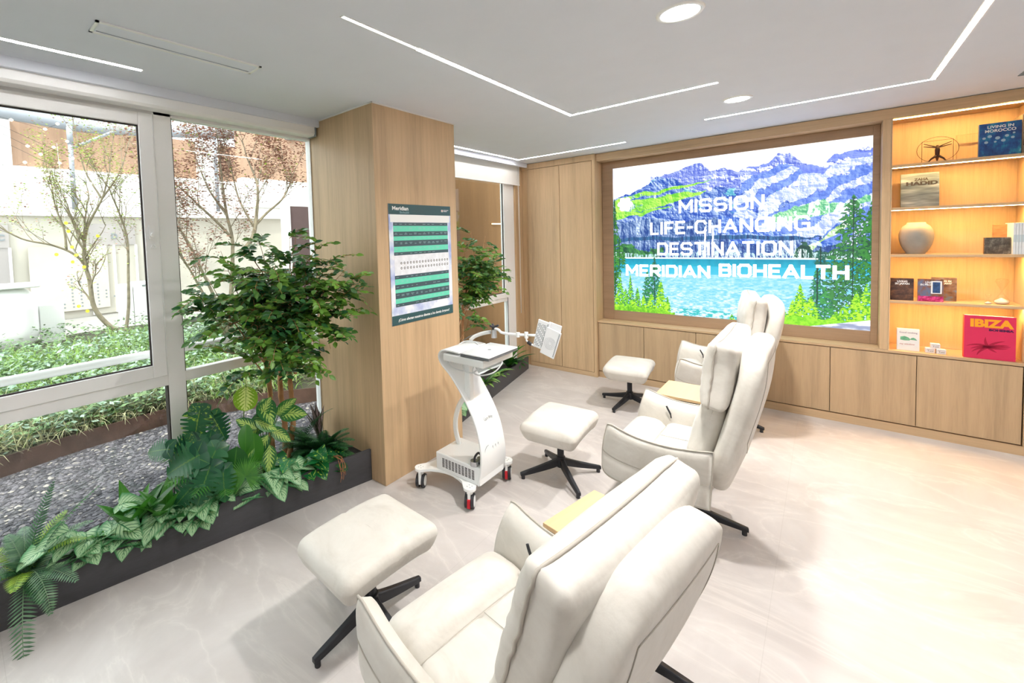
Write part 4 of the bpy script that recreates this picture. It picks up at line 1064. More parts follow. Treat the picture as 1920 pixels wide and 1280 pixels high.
# the S curved panel, width along y
prof = crom([(.245, 0, .13), (.268, 0, .24), (.272, 0, .34), (.250, 0, .47), (.200, 0, .585), (.130, 0, .69), (.05, 0, .785), (-.02, 0, .845), (-.043, 0, .89), (-.02, 0, .925), (.04, 0, .932), (.12, 0, .930)], 6)
def strip_solid(prof, ya, yb, th, wfun=None):
    g = G(); n = len(prof); P = [Vector((p[0], 0, p[2])) for p in prof]; vs = []
    for i, p in enumerate(P):
        d = (P[min(i + 1, n - 1)] - P[max(i - 1, 0)]).normalized(); nn = Vector((d.z, 0, -d.x)); s = i / (n - 1)
        a, b = (ya, yb) if not wfun else wfun(s)
        for off in (0, -th):
            q = p + nn * off; vs += [(q.x, a, q.z), (q.x, b, q.z)]
    fs = []
    for i in range(n - 1):
        A = i * 4; B = A + 4
        fs += [(A, A + 1, B + 1, B), (A + 3, A + 2, B + 2, B + 3), (A + 2, A, B, B + 2), (A + 1, A + 3, B + 3, B + 1)]
    fs += [(0, 2, 3, 1), ((n - 1) * 4, (n - 1) * 4 + 1, (n - 1) * 4 + 3, (n - 1) * 4 + 2)]
    g.add(vs, fs, 0, True); return g
body = strip_solid(prof, -.168, .13, .012, lambda s: (-.168, .125 - .05 * math.sin(PI * min(1, s * 1.3)))).build('curved_body', M['cartw'], t, bevel=.003)
g = G(); g.tube([(.2705, -.09 + .04 * math.cos(a * .52), .335 + .035 * math.sin(a * .52)) for a in range(3, 10)], .002, 6)
for k in range(3): g.tube([(.270, -.055 + .03 * k, .325), (.2715, -.045 + .03 * k, .352), (.271, -.035 + .03 * k, .325)], .0018, 6)
g.build('front_emblem', M['grey_line'], body)
text_obj('lettering', 'Care Way', .03, M['grey_line'], body, Matrix.Translation((.238, -.10, .52)) @ Matrix.Rotation(math.radians(66), 4, 'Y') @ Matrix.Rotation(PI / 2, 4, 'Z') if False else Matrix.Translation((.2415, -.085, .51)) @ Matrix.Rotation(math.radians(-25), 4, 'Y') @ Matrix.Rotation(PI / 2, 4, 'Z') @ Matrix.Rotation(PI / 2, 4, 'X'), width=.09)
g = G(); g.tube(crom([(-.05, .02, .24), (-.075, .02, .33), (-.072, .02, .42), (-.035, .02, .52), (.03, .02, .60), (.10, .02, .67)], 6), .017, 16); g.build('rear_tube', M['cartw'], t)
# tray head
g = G(); g.box(-.01, .305, -.17, .165, .868, .918); tr = g.build('tray', M['cartw'], t, bevel=.008)
g = G(); g.box(.13, .17, -.13, -.09, .62, .87); g.build('neck_post', M['cartw'], t, bevel=.004)
g = G()
g.tube(crom([(.20, -.12, .87), (.19, -.12, .82), (.23, -.10, .80), (.30, -.06, .82), (.32, 0.0, .86), (.30, .04, .875)], 7), .0045, 8)
g.tube(crom([(.12, -.13, .87), (.14, -.14, .825), (.20, -.14, .82), (.235, -.13, .85), (.24, -.12, .87)], 7), .005, 8)
g.tube(crom([(-.02, -.10, .925), (-.005, -.13, .86), (.06, -.15, .83), (.13, -.14, .82)], 7), .0035, 8)
g.tube(crom([(.13, .05, .935), (.06, .07, .955), (-.005, .05, .95), (-.03, .0, .925)], 7), .004, 8)
g.build('cable', mat('pale_cable', (.66, .68, .68, 1), .4, noise_amt=0), t)
# jointed arm
g = G(); g.cyl((-.03, .16, .918), .012, .03, 18); g.tube(crom([(-.03, .16, .94), (.0, .17, .965), (.06, .18, .99), (.125, .18, 1.008)], 6), .013, 12); arm = g.build('lower_arm', M['cartw'], t)
g = G(); g.tube([(-.10, .16, .925), (-.05, .17, .955), (.02, .18, .985), (.08, .185, .995)], .0035, 6); g.build('arm_cable', M['grey_line'], arm)
g = G(); g.cyl((.15, .18, .972), .020, .055, 20); j = g.build('elbow_joint', M['chrome'], t, bevel=.003)
g = G(); g.cyl((.15, .18, 1.03), .013, .02, 16)
for a in range(3): A = a * 2.094 + .3; g.tube([(.15, .18, 1.045), (.15 + .018 * math.cos(A), .18 + .018 * math.sin(A), 1.05), (.15 + .034 * math.cos(A), .18 + .034 * math.sin(A), 1.058)], [.008, .0085, .007], 10)
g.build('clamp_knob', M['rubber'], j, bevel=.002)
g = G(); g.tube(crom([(.15, .18, 1.035), (.185, .18, 1.03), (.21, .18, 1.014), (.26, .18, 1.012), (.33, .18, 1.015), (.39, .18, 1.02)], 5), .009, 12)
g.cyl((.335, .18, 1.0), .013, .03, 14); g.cyl((.395, .18, 1.0), .012, .04, 14); g.tube([(.395, .18, 1.02), (.46, .18, 1.027)], .008, 10)
g.tube([(.395, .18, 1.01), (.395, .18, .985), (.42, .18, .968), (.455, .18, .958)], .006, 10); g.build('upper_arm', M['cartw'], t)
g = G(); g.tube([(.405, .18, .976), (.43, .18, .964)], .011, 12); g.build('rubber_grip', M['rubber'], t)
# perforated double panel at the end of the arm
PM = mat('white_perforated_plastic', (.88, .89, .90, 1), .35, noise_amt=.01)
mx = Matrix.Translation((.545, .18, 1.02)) @ Matrix.Rotation(math.radians(14), 4, 'Y')
g = G(); g.box(-.085, -.005, -.006, .006, -.085, .095, 0, mx); g.box(-.02, .065, .008, .014, .0, .10, 0, mx)
mx2 = mx @ Matrix.Translation((0, -.012, -.015)) @ Matrix.Rotation(math.radians(4), 4, 'Y')
g.box(-.02, .075, -.006, .004, -.088, .085, 0, mx2); hd = g.build('sensor_panel', PM, t, bevel=.003)
g = G()
for r in range(15):
    for c in range(6):
        if (r * 7 + c * 3) % 4: g.box(-.078 + c * .0095, -.0725 + c * .0095, -.0068, -.0058, -.07 + r * .0098, -.064 + r * .0098, 0, mx)
g.box(-.0185, -.0135, -.0072, -.0058, -.075, .085, 0, mx)
for r in range(22): g.box(.064, .071, -.0068, -.0058, -.075 + r * .007, -.0715 + r * .007, 0, mx2)
g.build('slot_print', M['grey_line'], hd)
g = G()
for rr_ in (.012, .02, .028, .036): g.tube([mx2 @ Vector((.026 + rr_ * math.cos(2 * PI * k / 24), -.0064, -.005 + rr_ * math.sin(2 * PI * k / 24))) for k in range(25)], .0006, 4, cap=False)
g.build('ring_print', mat('light_grey_print', (.5, .52, .55, 1), .5, noise_amt=0), hd)
# laptop on the tray
t = thing('laptop', 'closed white laptop lying on the tray of the medical cart', 'laptop', (-1.56, 2.262, .9185))
SLV = mat('silver_white_shell', (.82, .84, .86, 1), .3, metal=.2, noise_amt=.01)
g = G(); g.box(-.105, .105, -.165, .165, .002, .014); g.build('base', mat('dark_grey_shell', (.16, .165, .18, 1), .35, metal=.4), t, bevel=.003)
g = G(); g.box(-.105, .105, -.165, .165, .0165, .0245); g.build('lid', SLV, t, bevel=.003)
g = G(); g.box(-.10, .10, -.16, .16, .014, .0165); g.build('gap', M['rubber'], t)
g = G(); g.cyl((0, 0, .0246), .011, .0003, 16); g.build('lid_mark', M['grey_line'], t)
# headphones on the housing
t = thing('headphones', 'silver grey headphones lying on the cart housing', 'headphones', (-1.575, 2.125, .2455))
g = G(); g.cyl((-.02, -.005, .0), .026, .03, 24); g.build('ear_cup', M['chrome'], t, bevel=.005)
g = G(); g.cyl((-.005, .045, .0), .026, .03, 24); g.build('ear_cup', M['chrome'], t, bevel=.005)
g = G(); g.tube(crom([(-.02, -.005, .03), (-.015, -.005, .055), (-.01, .02, .07), (-.005, .04, .055), (-.005, .045, .03)], 5), .007, 8); g.build('headband', M['rubber'], t)

# ================================================================ PLANTS
def leaf_mat(name, kind, dark, mid, light, rough=.38):
    """colour from each leaf's own coordinates: x across (-1..1), y along (0..1), z a random number"""
    m = bpy.data.materials.new(name); t = NT(m)
    a = t.n('ShaderNodeAttribute', attribute_name='leaf'); sx = t.n('ShaderNodeSeparateXYZ', {'Vector': a.outputs['Vector']})
    u, v, r = sx.outputs[0], sx.outputs[1], sx.outputs[2]; au = t.math('ABSOLUTE', u)
    base = t.mix(r, dark + (1,), mid + (1,))
    if kind == 'plain':
        rib = t.math('LESS_THAN', au, .05); c = t.mix(t.math('MULTIPLY', rib, .5), base, light + (1,))
    elif kind == 'veined':      # pale centre running out along the side veins
        w_ = t.math('SUBTRACT', v, t.math('MULTIPLY', au, .32)); st = t.math('SINE', t.math('MULTIPLY', w_, 46.0))
        nz = t.n('ShaderNodeTexNoise', {'Vector': t.n('ShaderNodeMapping', {'Vector': a.outputs['Vector'], 'Scale': (4, 9, 7)}).outputs[0], 'Scale': 1.6, 'Detail': 3})
        q = t.math('ADD', t.math('MULTIPLY', st, .24), t.math('ADD', t.math('MULTIPLY', nz.outputs[0], .9), t.math('MULTIPLY', au, -.85)))
        c = t.mix(t.ramp(q, (.0, 0), (.22, 1)), base, light + (1,))
        rib = t.math('LESS_THAN', au, .03); c = t.mix(t.math('MULTIPLY', rib, .8), c, dark + (1,))
    elif kind == 'net':         # pale leaf with darker veins
        w_ = t.math('SUBTRACT', v, t.math('MULTIPLY', au, .4)); st = t.math('ABSOLUTE', t.math('SINE', t.math('MULTIPLY', w_, 24.0)))
        c = t.mix(t.ramp(st, (.16, 1), (.5, 0)), light + (1,), base); c = t.mix(t.ramp(au, (.55, 0), (.95, 1)), c, base)
        rib = t.math('LESS_THAN', au, .04); c = t.mix(rib, c, dark + (1,))
    elif kind == 'spot':
        nz = t.n('ShaderNodeTexNoise', {'Vector': t.n('ShaderNodeMapping', {'Vector': a.outputs['Vector'], 'Scale': (2.5, 5, 40)}).outputs[0], 'Scale': 1.3, 'Detail': 2})
        c = t.mix(t.ramp(nz.outputs[0], (.60, 0), (.66, 1)), base, light + (1,)); rib = t.math('LESS_THAN', au, .035); c = t.mix(t.math('MULTIPLY', rib, .6), c, light + (1,))
    t.l(c, t.b.inputs['Base Color']); t.b.inputs['Roughness'].default_value = rough
    t.b.inputs['Transmission Weight'].default_value = 0
    # thin leaves let light through
    tl = t.n('ShaderNodeBsdfTranslucent'); t.l(c, tl.inputs[0]); mx = t.n('ShaderNodeMixShader'); mx.inputs[0].default_value = .22
    t.l(t.b.outputs[0], mx.inputs[1]); t.l(tl.outputs[0], mx.inputs[2]); t.l(mx.outputs[0], t.t.nodes['Material Output'].inputs[0])
    return m
SHAPES = {
 'oval': lambda s: math.sin(PI * s ** .8) ** .75, 'lance': lambda s: (math.sin(PI * s ** .72)) ** 1.0 * (1 - .1 * s), 'round': lambda s: math.sqrt(max(0, 1 - (2 * s - 1) ** 2)),
 'heart': lambda s: (1 - s) ** .75 * min(1, (s + .02) / .12) ** .5 * 1.05, 'blade': lambda s: (1 - s) ** .6 * min(1, (s + .1) / .2), 'mon': lambda s: (math.sin(PI * s ** .62)) ** .6 * (1 - .12 * s), 'strap': lambda s: min(1, s / .15 + .25) * (1 - s ** 3) ** .7}
LR = random.Random(5)
def leaf(g, base, d, up, L, W, shape='oval', n=7, droop=.5, fold=.15, mi=0, cuts=0, wave=0.0, rnd=None, tone=(0, 1)):
    p = Vector(base); d = Vector(d).normalized(); up = Vector(up)
    side = d.cross(up); side = side.normalized() if side.length > 1e-4 else d.orthogonal().normalized()
    nn = side.cross(d).normalized(); vs = []; cs = []; f = SHAPES[shape]; r = LR.uniform(*tone) if rnd is None else rnd
    st = L / n; ph = LR.random() * 6
    for i in range(n + 1):
        s = i / n; w = W * .5 * f(min(.999, max(.001, s)))
        wl = wr = w
        if cuts and .15 < s < .93:
            k = .45 if (i % 3 == 0) else 1.0; wl *= k; wr *= (k if cuts > 1 else 1)
        wv = wave * W * math.sin(ph + s * 14)
        vs += [p - side * wl + nn * (fold * wl * 2 + wv), p - side * wl * .5 + nn * fold * wl * .7, p, p + side * wr * .5 + nn * fold * wr * .7, p + side * wr + nn * (fold * wr * 2 - wv)]
        cs += [(-1, s, r), (-.5, s, r), (0, s, r), (.5, s, r), (1, s, r)]
        p = p + d * st
        rot = Matrix.Rotation(-droop / n, 3, side); d = rot @ d; nn = rot @ nn
    fs = []
    for i in range(n):
        for j in range(4): a = i * 5 + j; fs.append((a, a + 1, a + 6, a + 5))
    g.add(vs, fs, mi, True, cs)
    return p
def stalk(g, pts, r=.003, mi=1):
    o = len(g.c); g.tube(pts, [r] * (len(pts) - 1) + [r * .6], 5, mi)
def arc(base, az, el, L, bend, n=7):
    """curved stem: starts at elevation el, bends down by bend"""
    p = Vector(base); out = [p.copy()]
    for i in range(n):
        e = el - bend * (i / (n - 1)); p = p + Vector((math.cos(az) * math.cos(e), math.sin(az) * math.cos(e), math.sin(e))) * (L / n); out.append(p.copy())
    return out
def frond(g, base, az, el, L, bend, W, nl=26, shape='blade', lw=.012, mi=0, angle=1.1, tone=(0, 1), rmi=1, dr=.18):
    pts = arc(base, az, el, L, bend, 14); g.tube(pts, [.0028 * (1 - .8 * i / 14) for i in range(15)], 4, rmi)
    for k in range(nl):
        s = (k + 1.5) / (nl + 1.5); f = s * 14; i = min(13, int(f)); p = pts[i].lerp(pts[i + 1], f - i); d = (pts[i + 1] - pts[i]).normalized()
        sd = d.cross(Vector((0, 0, 1))); sd = sd.normalized() if sd.length > .05 else Vector((math.sin(az), -math.cos(az), 0))
        up = sd.cross(d).normalized(); ll = W * (math.sin(PI * min(1, s * .93 + .07) ** .8) ** .6)
        for sg in (-1, 1):
            q = (d * math.cos(angle) + sd * sg * math.sin(angle)); vs = []; r = LR.uniform(*tone)
            e = p + q * ll - up * ll * dr * .5; m_ = p + q * ll * .5 - up * ll * dr * .12; w = d * lw * .5
            g.add([p - w * .6, p + w * .6, m_ + w, m_ - w, e], [(0, 1, 2, 3), (3, 2, 4)], mi, False, [(0, 0, r), (0, 0, r), (.5, .5, r), (.5, .5, r), (.3, 1, r)])
def fibre_bark(name, a, b):
    m = bpy.data.materials.new(name); t = NT(m); tc = t.n('ShaderNodeTexCoord')
    nz = t.n('ShaderNodeTexNoise', {'Vector': t.n('ShaderNodeMapping', {'Vector': tc.outputs['Object'], 'Scale': (30, 30, 10)}).outputs[0], 'Scale': 1, 'Detail': 5})
    t.l(t.ramp(nz.outputs[0], (.3, a + (1,)), (.7, b + (1,))), t.b.inputs['Base Color']); t.b.inputs['Roughness'].default_value = .8
    bp = t.n('ShaderNodeBump', {'Height': nz.outputs[0], 'Strength': .6, 'Distance': .01}); t.l(bp.outputs[0], t.b.inputs['Normal']); return m
M['bark'] = fibre_bark('orange_brown_bark', (.34, .15, .06), (.66, .38, .19))
M['stem'] = mat('green_stem', (.10, .20, .04, 1), .5)
M['ficus'] = leaf_mat('ficus_leaves', 'plain', (.016, .11, .04), (.20, .40, .05), (.25, .42, .08), .35)
M['fern'] = leaf_mat('fern_leaves', 'plain', (.015, .085, .035), (.05, .19, .055), (.1, .3, .08))
M['fern_lime'] = leaf_mat('lime_fern_leaves', 'plain', (.10, .26, .02), (.32, .48, .03), (.4, .6, .1))
M['fern_grey'] = leaf_mat('grey_green_fern_leaves', 'plain', (.07, .17, .09), (.16, .30, .16), (.3, .45, .25))
M['syng'] = leaf_mat('arrowhead_leaves', 'net', (.045, .22, .08), (.10, .36, .14), (.52, .74, .44))
M['dief'] = leaf_mat('variegated_dumb_cane_leaves', 'veined', (.015, .10, .03), (.05, .22, .04), (.48, .66, .16))
M['dieflime'] = leaf_mat('lime_veined_leaf', 'veined', (.16, .32, .01), (.22, .42, .015), (.70, .80, .25))
M['monst'] = leaf_mat('monstera_leaves', 'plain', (.008, .07, .035), (.03, .16, .055), (.16, .34, .06), .3)
M['monst2'] = leaf_mat('spotted_monstera_leaves', 'spot', (.012, .09, .035), (.03, .17, .05), (.30, .48, .06), .3)
M['pothos'] = leaf_mat('pothos_leaves', 'spot', (.01, .12, .03), (.02, .22, .06), (.40, .62, .10), .25)
M['broad'] = leaf_mat('broad_glossy_leaves', 'plain', (.015, .10, .02), (.06, .25, .02), (.12, .34, .05), .3)
M['palm'] = leaf_mat('palm_leaves', 'plain', (.02, .14, .02), (.09, .30, .04), (.3, .5, .1), .35)
M['rose'] = leaf_mat('rosy_striped_leaves', 'veined', (.05, .03, .03), (.07, .09, .04), (.42, .30, .32))

def ficus(label, root, trunks, tips, centre, rad, nfill, seed):
    rr = random.Random(seed); t = thing('ficus_tree', label, 'potted tree', root)
    g = G(); ends = []
    for tr in trunks:
        P = crom(tr[0], 6); n = len(P); P = [(p[0] + rr.uniform(-.003, .003), p[1] + rr.uniform(-.003, .003), p[2]) for p in P]
        g.tube(P, [tr[1] * (1 - .45 * i / (n - 1)) * (1 + .06 * math.sin(i * 1.9)) for i in range(n)], 12); ends.append([Vector(p) for p in P])
    g.build('trunk', M['bark'], t, world=True)
    gb, gl = G(), G(); lv = 0
    def branch(tip):
        nonlocal lv
        tip = Vector(tip); tr = rr.choice(ends); tr = min(ends, key=lambda e: min((p - tip).length for p in e[len(e) // 2:])) if rr.random() < .6 else tr
        k = int(len(tr) * rr.uniform(.55, .98)); st = tr[min(k, len(tr) - 1)]
        mid = st.lerp(tip, .5) + Vector((rr.uniform(-.04, .04), rr.uniform(-.04, .04), rr.uniform(.0, .08)))
        P = smooth_path([st, mid, tip], 6); gb.tube(P, [.0055 * (1 - .8 * i / 12) for i in range(13)][:len(P)], 5)
        # twigs with paired leaflets, at the tip and along the outer half
        for q in range(6):
            s = rr.uniform(.45, 1.0) if q else .96; i = min(len(P) - 2, int(s * (len(P) - 1))); b = P[i]; d0 = (P[i + 1] - P[max(0, i - 1)]).normalized()
            az = math.atan2(d0.y, d0.x) + (rr.uniform(-1.1, 1.1) if q else rr.uniform(-.2, .2)); el = rr.uniform(-.15, .8); TL = rr.uniform(.13, .21)
            tp = arc(b, az, el, TL, rr.uniform(.3, .8), 7); gb.tube(tp, [.0018] * 7 + [.001], 4)
            nl = 6; tone = (0, .4) if rr.random() < .5 else (.5, 1)
            for m_ in range(nl):
                f = (m_ + 1) / nl * 7; j = min(6, int(f)); p = tp[j].lerp(tp[min(7, j + 1)], f - j); d = (tp[min(7, j + 1)] - tp[j]).normalized() if j < 7 else d0
                sd = d.cross(Vector((0, 0, 1))); sd = sd.normalized() if sd.length > .05 else Vector((1, 0, 0))
                for sg in ((-1, 1) if m_ < nl - 1 else (0,)):
                    dr = (d * (.55 if sg else 1) + sd * sg * .85 + Vector((0, 0, rr.uniform(-.15, .25)))).normalized()
                    leaf(gl, p, dr, Vector((rr.uniform(-.6, 1.0), rr.uniform(-1.1, .5), .75)), rr.uniform(.046, .062), rr.uniform(.026, .034), 'oval', 3, .25, .12, 0, rnd=rr.uniform(*tone)); lv += 1
    for tp in tips: branch(tp)
    for _ in range(nfill):
        while 1:
            v = Vector((rr.uniform(-1, 1), rr.uniform(-1, 1), rr.uniform(-1, 1)))
            if v.length < 1 and v.length > .25: break
        p = Vector(centre) + Vector((v.x * rad[0], v.y * rad[1], v.z * rad[2])); p.x = max(p.x, -2.84); branch(p)
    gb.build('branches', M['bark'], t, world=True)
    lim = (-2.165, 1.885)
    for gg_ in (gb, gl):
        gg_.v = [((max(p[0], -2.862)), (min(p[1], lim[1]) if (p[1] < 2.3 and p[0] < lim[0]) else (max(p[1], 2.76) if p[0] < lim[0] and p[1] < 3 else p[1])), p[2]) for p in gg_.v]
    gl.build('foliage', M['ficus'], t, world=True, attr='leaf')
    return lv
T1 = [([(-2.74, 1.40, .17), (-2.73, 1.39, .40), (-2.735, 1.40, .62), (-2.72, 1.37, .9), (-2.70, 1.36, 1.25)], .021),
      ([(-2.76, 1.50, .17), (-2.75, 1.50, .42), (-2.765, 1.49, .7), (-2.74, 1.52, 1.0), (-2.73, 1.55, 1.3)], .022),
      ([(-2.73, 1.51, .17), (-2.72, 1.55, .45), (-2.725, 1.54, .75), (-2.71, 1.54, 1.0), (-2.66, 1.5, 1.35)], .020),
      ([(-2.70, 1.57, .75), (-2.67, 1.62, 1.0), (-2.62, 1.68, 1.28)], .012)]
tips1 = [(-2.55, .90, 1.39), (-2.55, .92, 1.28), (-2.5, .95, 1.48), (-2.6, 1.07, 1.62), (-2.6, 1.20, 1.66), (-2.5, .98, 1.18), (-2.6, 1.05, 1.03), (-2.6, 1.15, .86), (-2.6, 1.30, 1.70), (-2.6, 1.52, 1.74), (-2.65, 1.60, 1.75), (-2.45, 1.62, 1.62), (-2.35, 1.66, 1.55),
         (-2.25, 1.70, 1.48), (-2.2, 1.72, 1.42), (-2.25, 1.70, 1.30), (-2.3, 1.70, 1.18), (-2.35, 1.68, 1.05), (-2.4, 1.66, .95), (-2.5, 1.55, .80), (-2.5, 1.42, .80), (-2.45, 1.35, .88), (-2.3, 1.5, 1.3), (-2.25, 1.55, 1.42), (-2.3, 1.4, 1.1), (-2.35, 1.25, 1.25), (-2.4, 1.15, 1.4)]
ficus('bushy small leaved ficus tree with several trunks, left of the pillar', (-2.74, 1.47, .17), T1, tips1, (-2.50, 1.38, 1.24), (.27, .34, .44), 52, 3)
T2 = [([(-2.72, 3.30, .12), (-2.71, 3.28, .5), (-2.70, 3.30, .9), (-2.66, 3.34, 1.2)], .016), ([(-2.70, 3.40, .12), (-2.68, 3.42, .5), (-2.66, 3.42, .95), (-2.6, 3.48, 1.3)], .016), ([(-2.66, 3.2, .12), (-2.64, 3.2, .5), (-2.6, 3.2, .9)], .013)]
tips2 = [(-2.6, 4.10, 1.30), (-2.6, 4.0, 1.25), (-2.6, 3.9, 1.46), (-2.6, 3.75, 1.66), (-2.6, 3.5, 1.72), (-2.55, 3.35, 1.6), (-2.55, 3.45, 1.0), (-2.5, 3.3, .92), (-2.5, 3.4, 1.08), (-2.45, 3.7, 1.25), (-2.45, 3.5, 1.4), (-2.5, 3.3, 1.2), (-2.5, 3.3, 1.45)]
ficus('second ficus tree standing behind the pillar at the narrow window', (-2.70, 3.3, .12), T2, tips2, (-2.58, 3.45, 1.36), (.18, .36, .34), 26, 8)

SO = .175
def plant(name, label, x, y, cat='plant', z=SO): return thing(name, label, cat, (x, y, z - .01))
# ferns, left end
def fern(label, x, y, n, L, W, mats, seed, els=(.5, 1.3), azs=(-PI, PI), z=SO, lw=.009, nl=26, extra=()):
    global LR
    LR = random.Random(seed); t = plant('fern', label, x, y, z=z); gs = [G() for _ in mats]
    for k in range(n):
        az = azs[0] + (azs[1] - azs[0]) * (k + LR.uniform(.2, .8)) / n; el = LR.uniform(*els); mi = k % len(mats)
        frond(gs[mi], (x, y, z - .01), az, el, L * LR.uniform(.75, 1.1), LR.uniform(.9, 1.6), W * LR.uniform(.85, 1.1), nl, lw=lw, rmi=0)
    for (az, el, l, bend, w, mi) in extra: frond(gs[mi], (x, y, z - .01), az, el, l, bend, w, 30, lw=lw, rmi=0)
    for g_, m_ in zip(gs, mats): g_.build('fronds', m_, t, world=True, attr='leaf')
    return t
fern('large fern with grey green and lime fronds at the left end of the long planter', -2.70, .16, 16, .30, .055, [M['fern_grey'], M['fern_lime'], M['fern']], 2, extra=[(-.15, .35, .50, 2.2, .055, 0), (.2, .9, .36, 2.4, .06, 0), (2.2, 1.35, .40, .4, .05, 2), (1.3, 1.1, .45, .5, .055, 2), (.9, 1.0, .36, .6, .055, 0)])
fern('dark green fern at the pillar end of the long planter', -2.58, 1.68, 34, .29, .055, [M['fern']], 5, els=(.45, 1.4), azs=(-2.8, .9), lw=.011, extra=[(-1.0, .8, .27, 1.2, .05, 0), (.55, .75, .25, .8, .04, 0), (-.4, .9, .25, 1.6, .05, 0), (-2.2, .9, .24, 1.4, .045, 0)] + [(-2.4 + .24 * k, 1.0 + .1 * (k % 3), .34, .55 + .2 * (k % 2), .06, 0) for k in range(12)])
fern('small fern in the planter under the narrow window near the wardrobe', -2.78, 4.55, 12, .2, .04, [M['fern']], 6, z=.12, azs=(-2.4, 1.0))
t = plant('root_tuft', 'thin orange air roots hanging over the edge beside the dark green fern', -2.42, 1.65)
g = G(); rr = random.Random(2)
for k in range(7): g.tube(crom([(-2.43, 1.66, .22), (-2.36 + rr.uniform(-.02, .01), 1.66 + rr.uniform(-.02, .02), .235), (-2.318 + rr.uniform(-.003, .004), 1.655 + rr.uniform(-.02, .02), .20), (-2.316, 1.65 + rr.uniform(-.03, .03), .12 + rr.uniform(-.03, .03))], 4), .0016, 4)
g.build('roots', mat('orange_root', (.42, .18, .08, 1), .8), t, world=True)
# arrowhead vines
def syng(label, x, y, n, spread, seed, z=SO, mt='syng', size=(.115, .165), hmax=.17, name='arrowhead_plant', azr=(-1.9, 1.9)):
    global LR
    LR = random.Random(seed); t = plant(name, label, x, y, z=z); g, gs = G(), G()
    for k in range(n):
        az = LR.uniform(*azr); L = LR.uniform(.05, spread); el = LR.uniform(.35, 1.2)
        P = arc((x + LR.uniform(-.02, .02), y + LR.uniform(-.03, .03), z - .01), az, el, L + .05, .6, 6)
        xf = lambda q: (-2.83 + .52 * (q + .95) / 2.843 - .035) if z == SO else 9
        P = [Vector((min(max(-2.86, p.x), xf(p.y) - LR.random() * .02), p.y, min(p.z, z + hmax))) for p in P]; gs.tube(P, .0022, 5)
        S = LR.uniform(*size); a2 = az + LR.uniform(-.5, .5); d = Vector((math.cos(a2), math.sin(a2), LR.uniform(-.35, .3)))
        leaf(g, P[-1] - d.normalized() * S * .1, d, (LR.uniform(-.1, .5), LR.uniform(-.5, .1), 1), S, S * 1.05, 'heart', 8, LR.uniform(.3, .9), .10, wave=.02)
        for sg in (-1, 1):     # the two back lobes
            q = Vector((math.cos(a2 + sg * 2.3), math.sin(a2 + sg * 2.3), -.3)); leaf(g, P[-1], q, (0, 0, 1), S * .42, S * .34, 'oval', 4, .4, .1)
    g.build('foliage', M[mt], t, world=True, attr='leaf'); gs.build('stems', M['stem'], t, world=True)
syng('pale veined arrowhead plant spilling over the rim beside the large fern', -2.66, .42, 28, .20, 12, hmax=.16)
syng('small pale veined arrowhead plant between the large fern and the broad leaved plant', -2.58, .56, 11, .12, 13, hmax=.14)
syng('pale veined arrowhead plant in front of the dark monstera', -2.54, .98, 20, .19, 14, hmax=.14)
syng('pale veined arrowhead plant at the rim below the broad leaved plants', -2.52, .78, 16, .13, 16, hmax=.12)
syng('pale veined arrowhead plant under the ficus trunks at the rim', -2.52, 1.27, 18, .13, 15, hmax=.14)
syng('green and yellow pothos hanging over the rim right of the ficus trunks', -2.53, 1.50, 18, .16, 17, mt='pothos', size=(.12, .16), hmax=.15, name='pothos_plant')
syng('veined arrowhead plant at the pillar side of the narrow window planter', -2.52, 3.05, 10, .14, 18, z=.12, hmax=.12, azr=(-1.2, 2.4))
# broad leaf rosettes
def rosette(label, x, y, n, L, W, mt, seed, shape='lance', z=SO, els=(.7, 1.3), name='broad_leaf_plant', droop=(.5, 1.2), azr=(-PI, PI), wave=.02):
    global LR
    LR = random.Random(seed); t = plant(name, label, x, y, z=z); g = G()
    for k in range(n):
        az = azr[0] + (azr[1] - azr[0]) * (k + LR.random()) / n; el = LR.uniform(*els); ll = L * LR.uniform(.75, 1.1)
        d = Vector((math.cos(az) * math.cos(el), math.sin(az) * math.cos(el), math.sin(el))); up = Vector((-math.cos(az) * .6, -math.sin(az) * .6, .8))
        leaf(g, (x, y, z - .01), d, up, ll, W * LR.uniform(.85, 1.15), shape, 11, LR.uniform(*droop), .16, wave=wave)
    g.build('foliage', M[mt], t, world=True, attr='leaf')
rosette('broad glossy leaved plant standing against the gravel, left half of the planter', -2.64, .57, 12, .31, .085, 'broad', 21, els=(.65, 1.35), droop=(.3, .9))
rosette('second broad glossy leaved plant just right of the first', -2.60, .70, 11, .29, .08, 'broad', 22, els=(.6, 1.3), droop=(.3, .9))
rosette('glossy bird nest fern with long strap leaves by the wardrobe', -2.76, 4.38, 13, .34, .075, 'broad', 23, 'strap', z=.12, els=(.75, 1.3), name='bird_nest_fern', azr=(-2.2, 1.3))
rosette('striped leaf plant in the middle of the narrow window planter', -2.64, 3.72, 10, .26, .06, 'dief', 24, 'lance', z=.12, els=(.4, 1.1), name='striped_leaf_plant', azr=(-1.8, 1.3))
rosette('low veined plant in the narrow window planter beside the fern', -2.70, 4.05, 9, .2, .06, 'dief', 25, 'lance', z=.12, els=(.4, 1.1), name='striped_leaf_plant', azr=(-1.8, 1.3))
rosette('dark plant with rosy striped upright leaves behind the dark green fern', -2.80, 1.80, 6, .34, .055, 'rose', 26, 'lance', els=(1.15, 1.45), name='rosy_striped_plant', droop=(.1, .5), azr=(-2.0, .2))
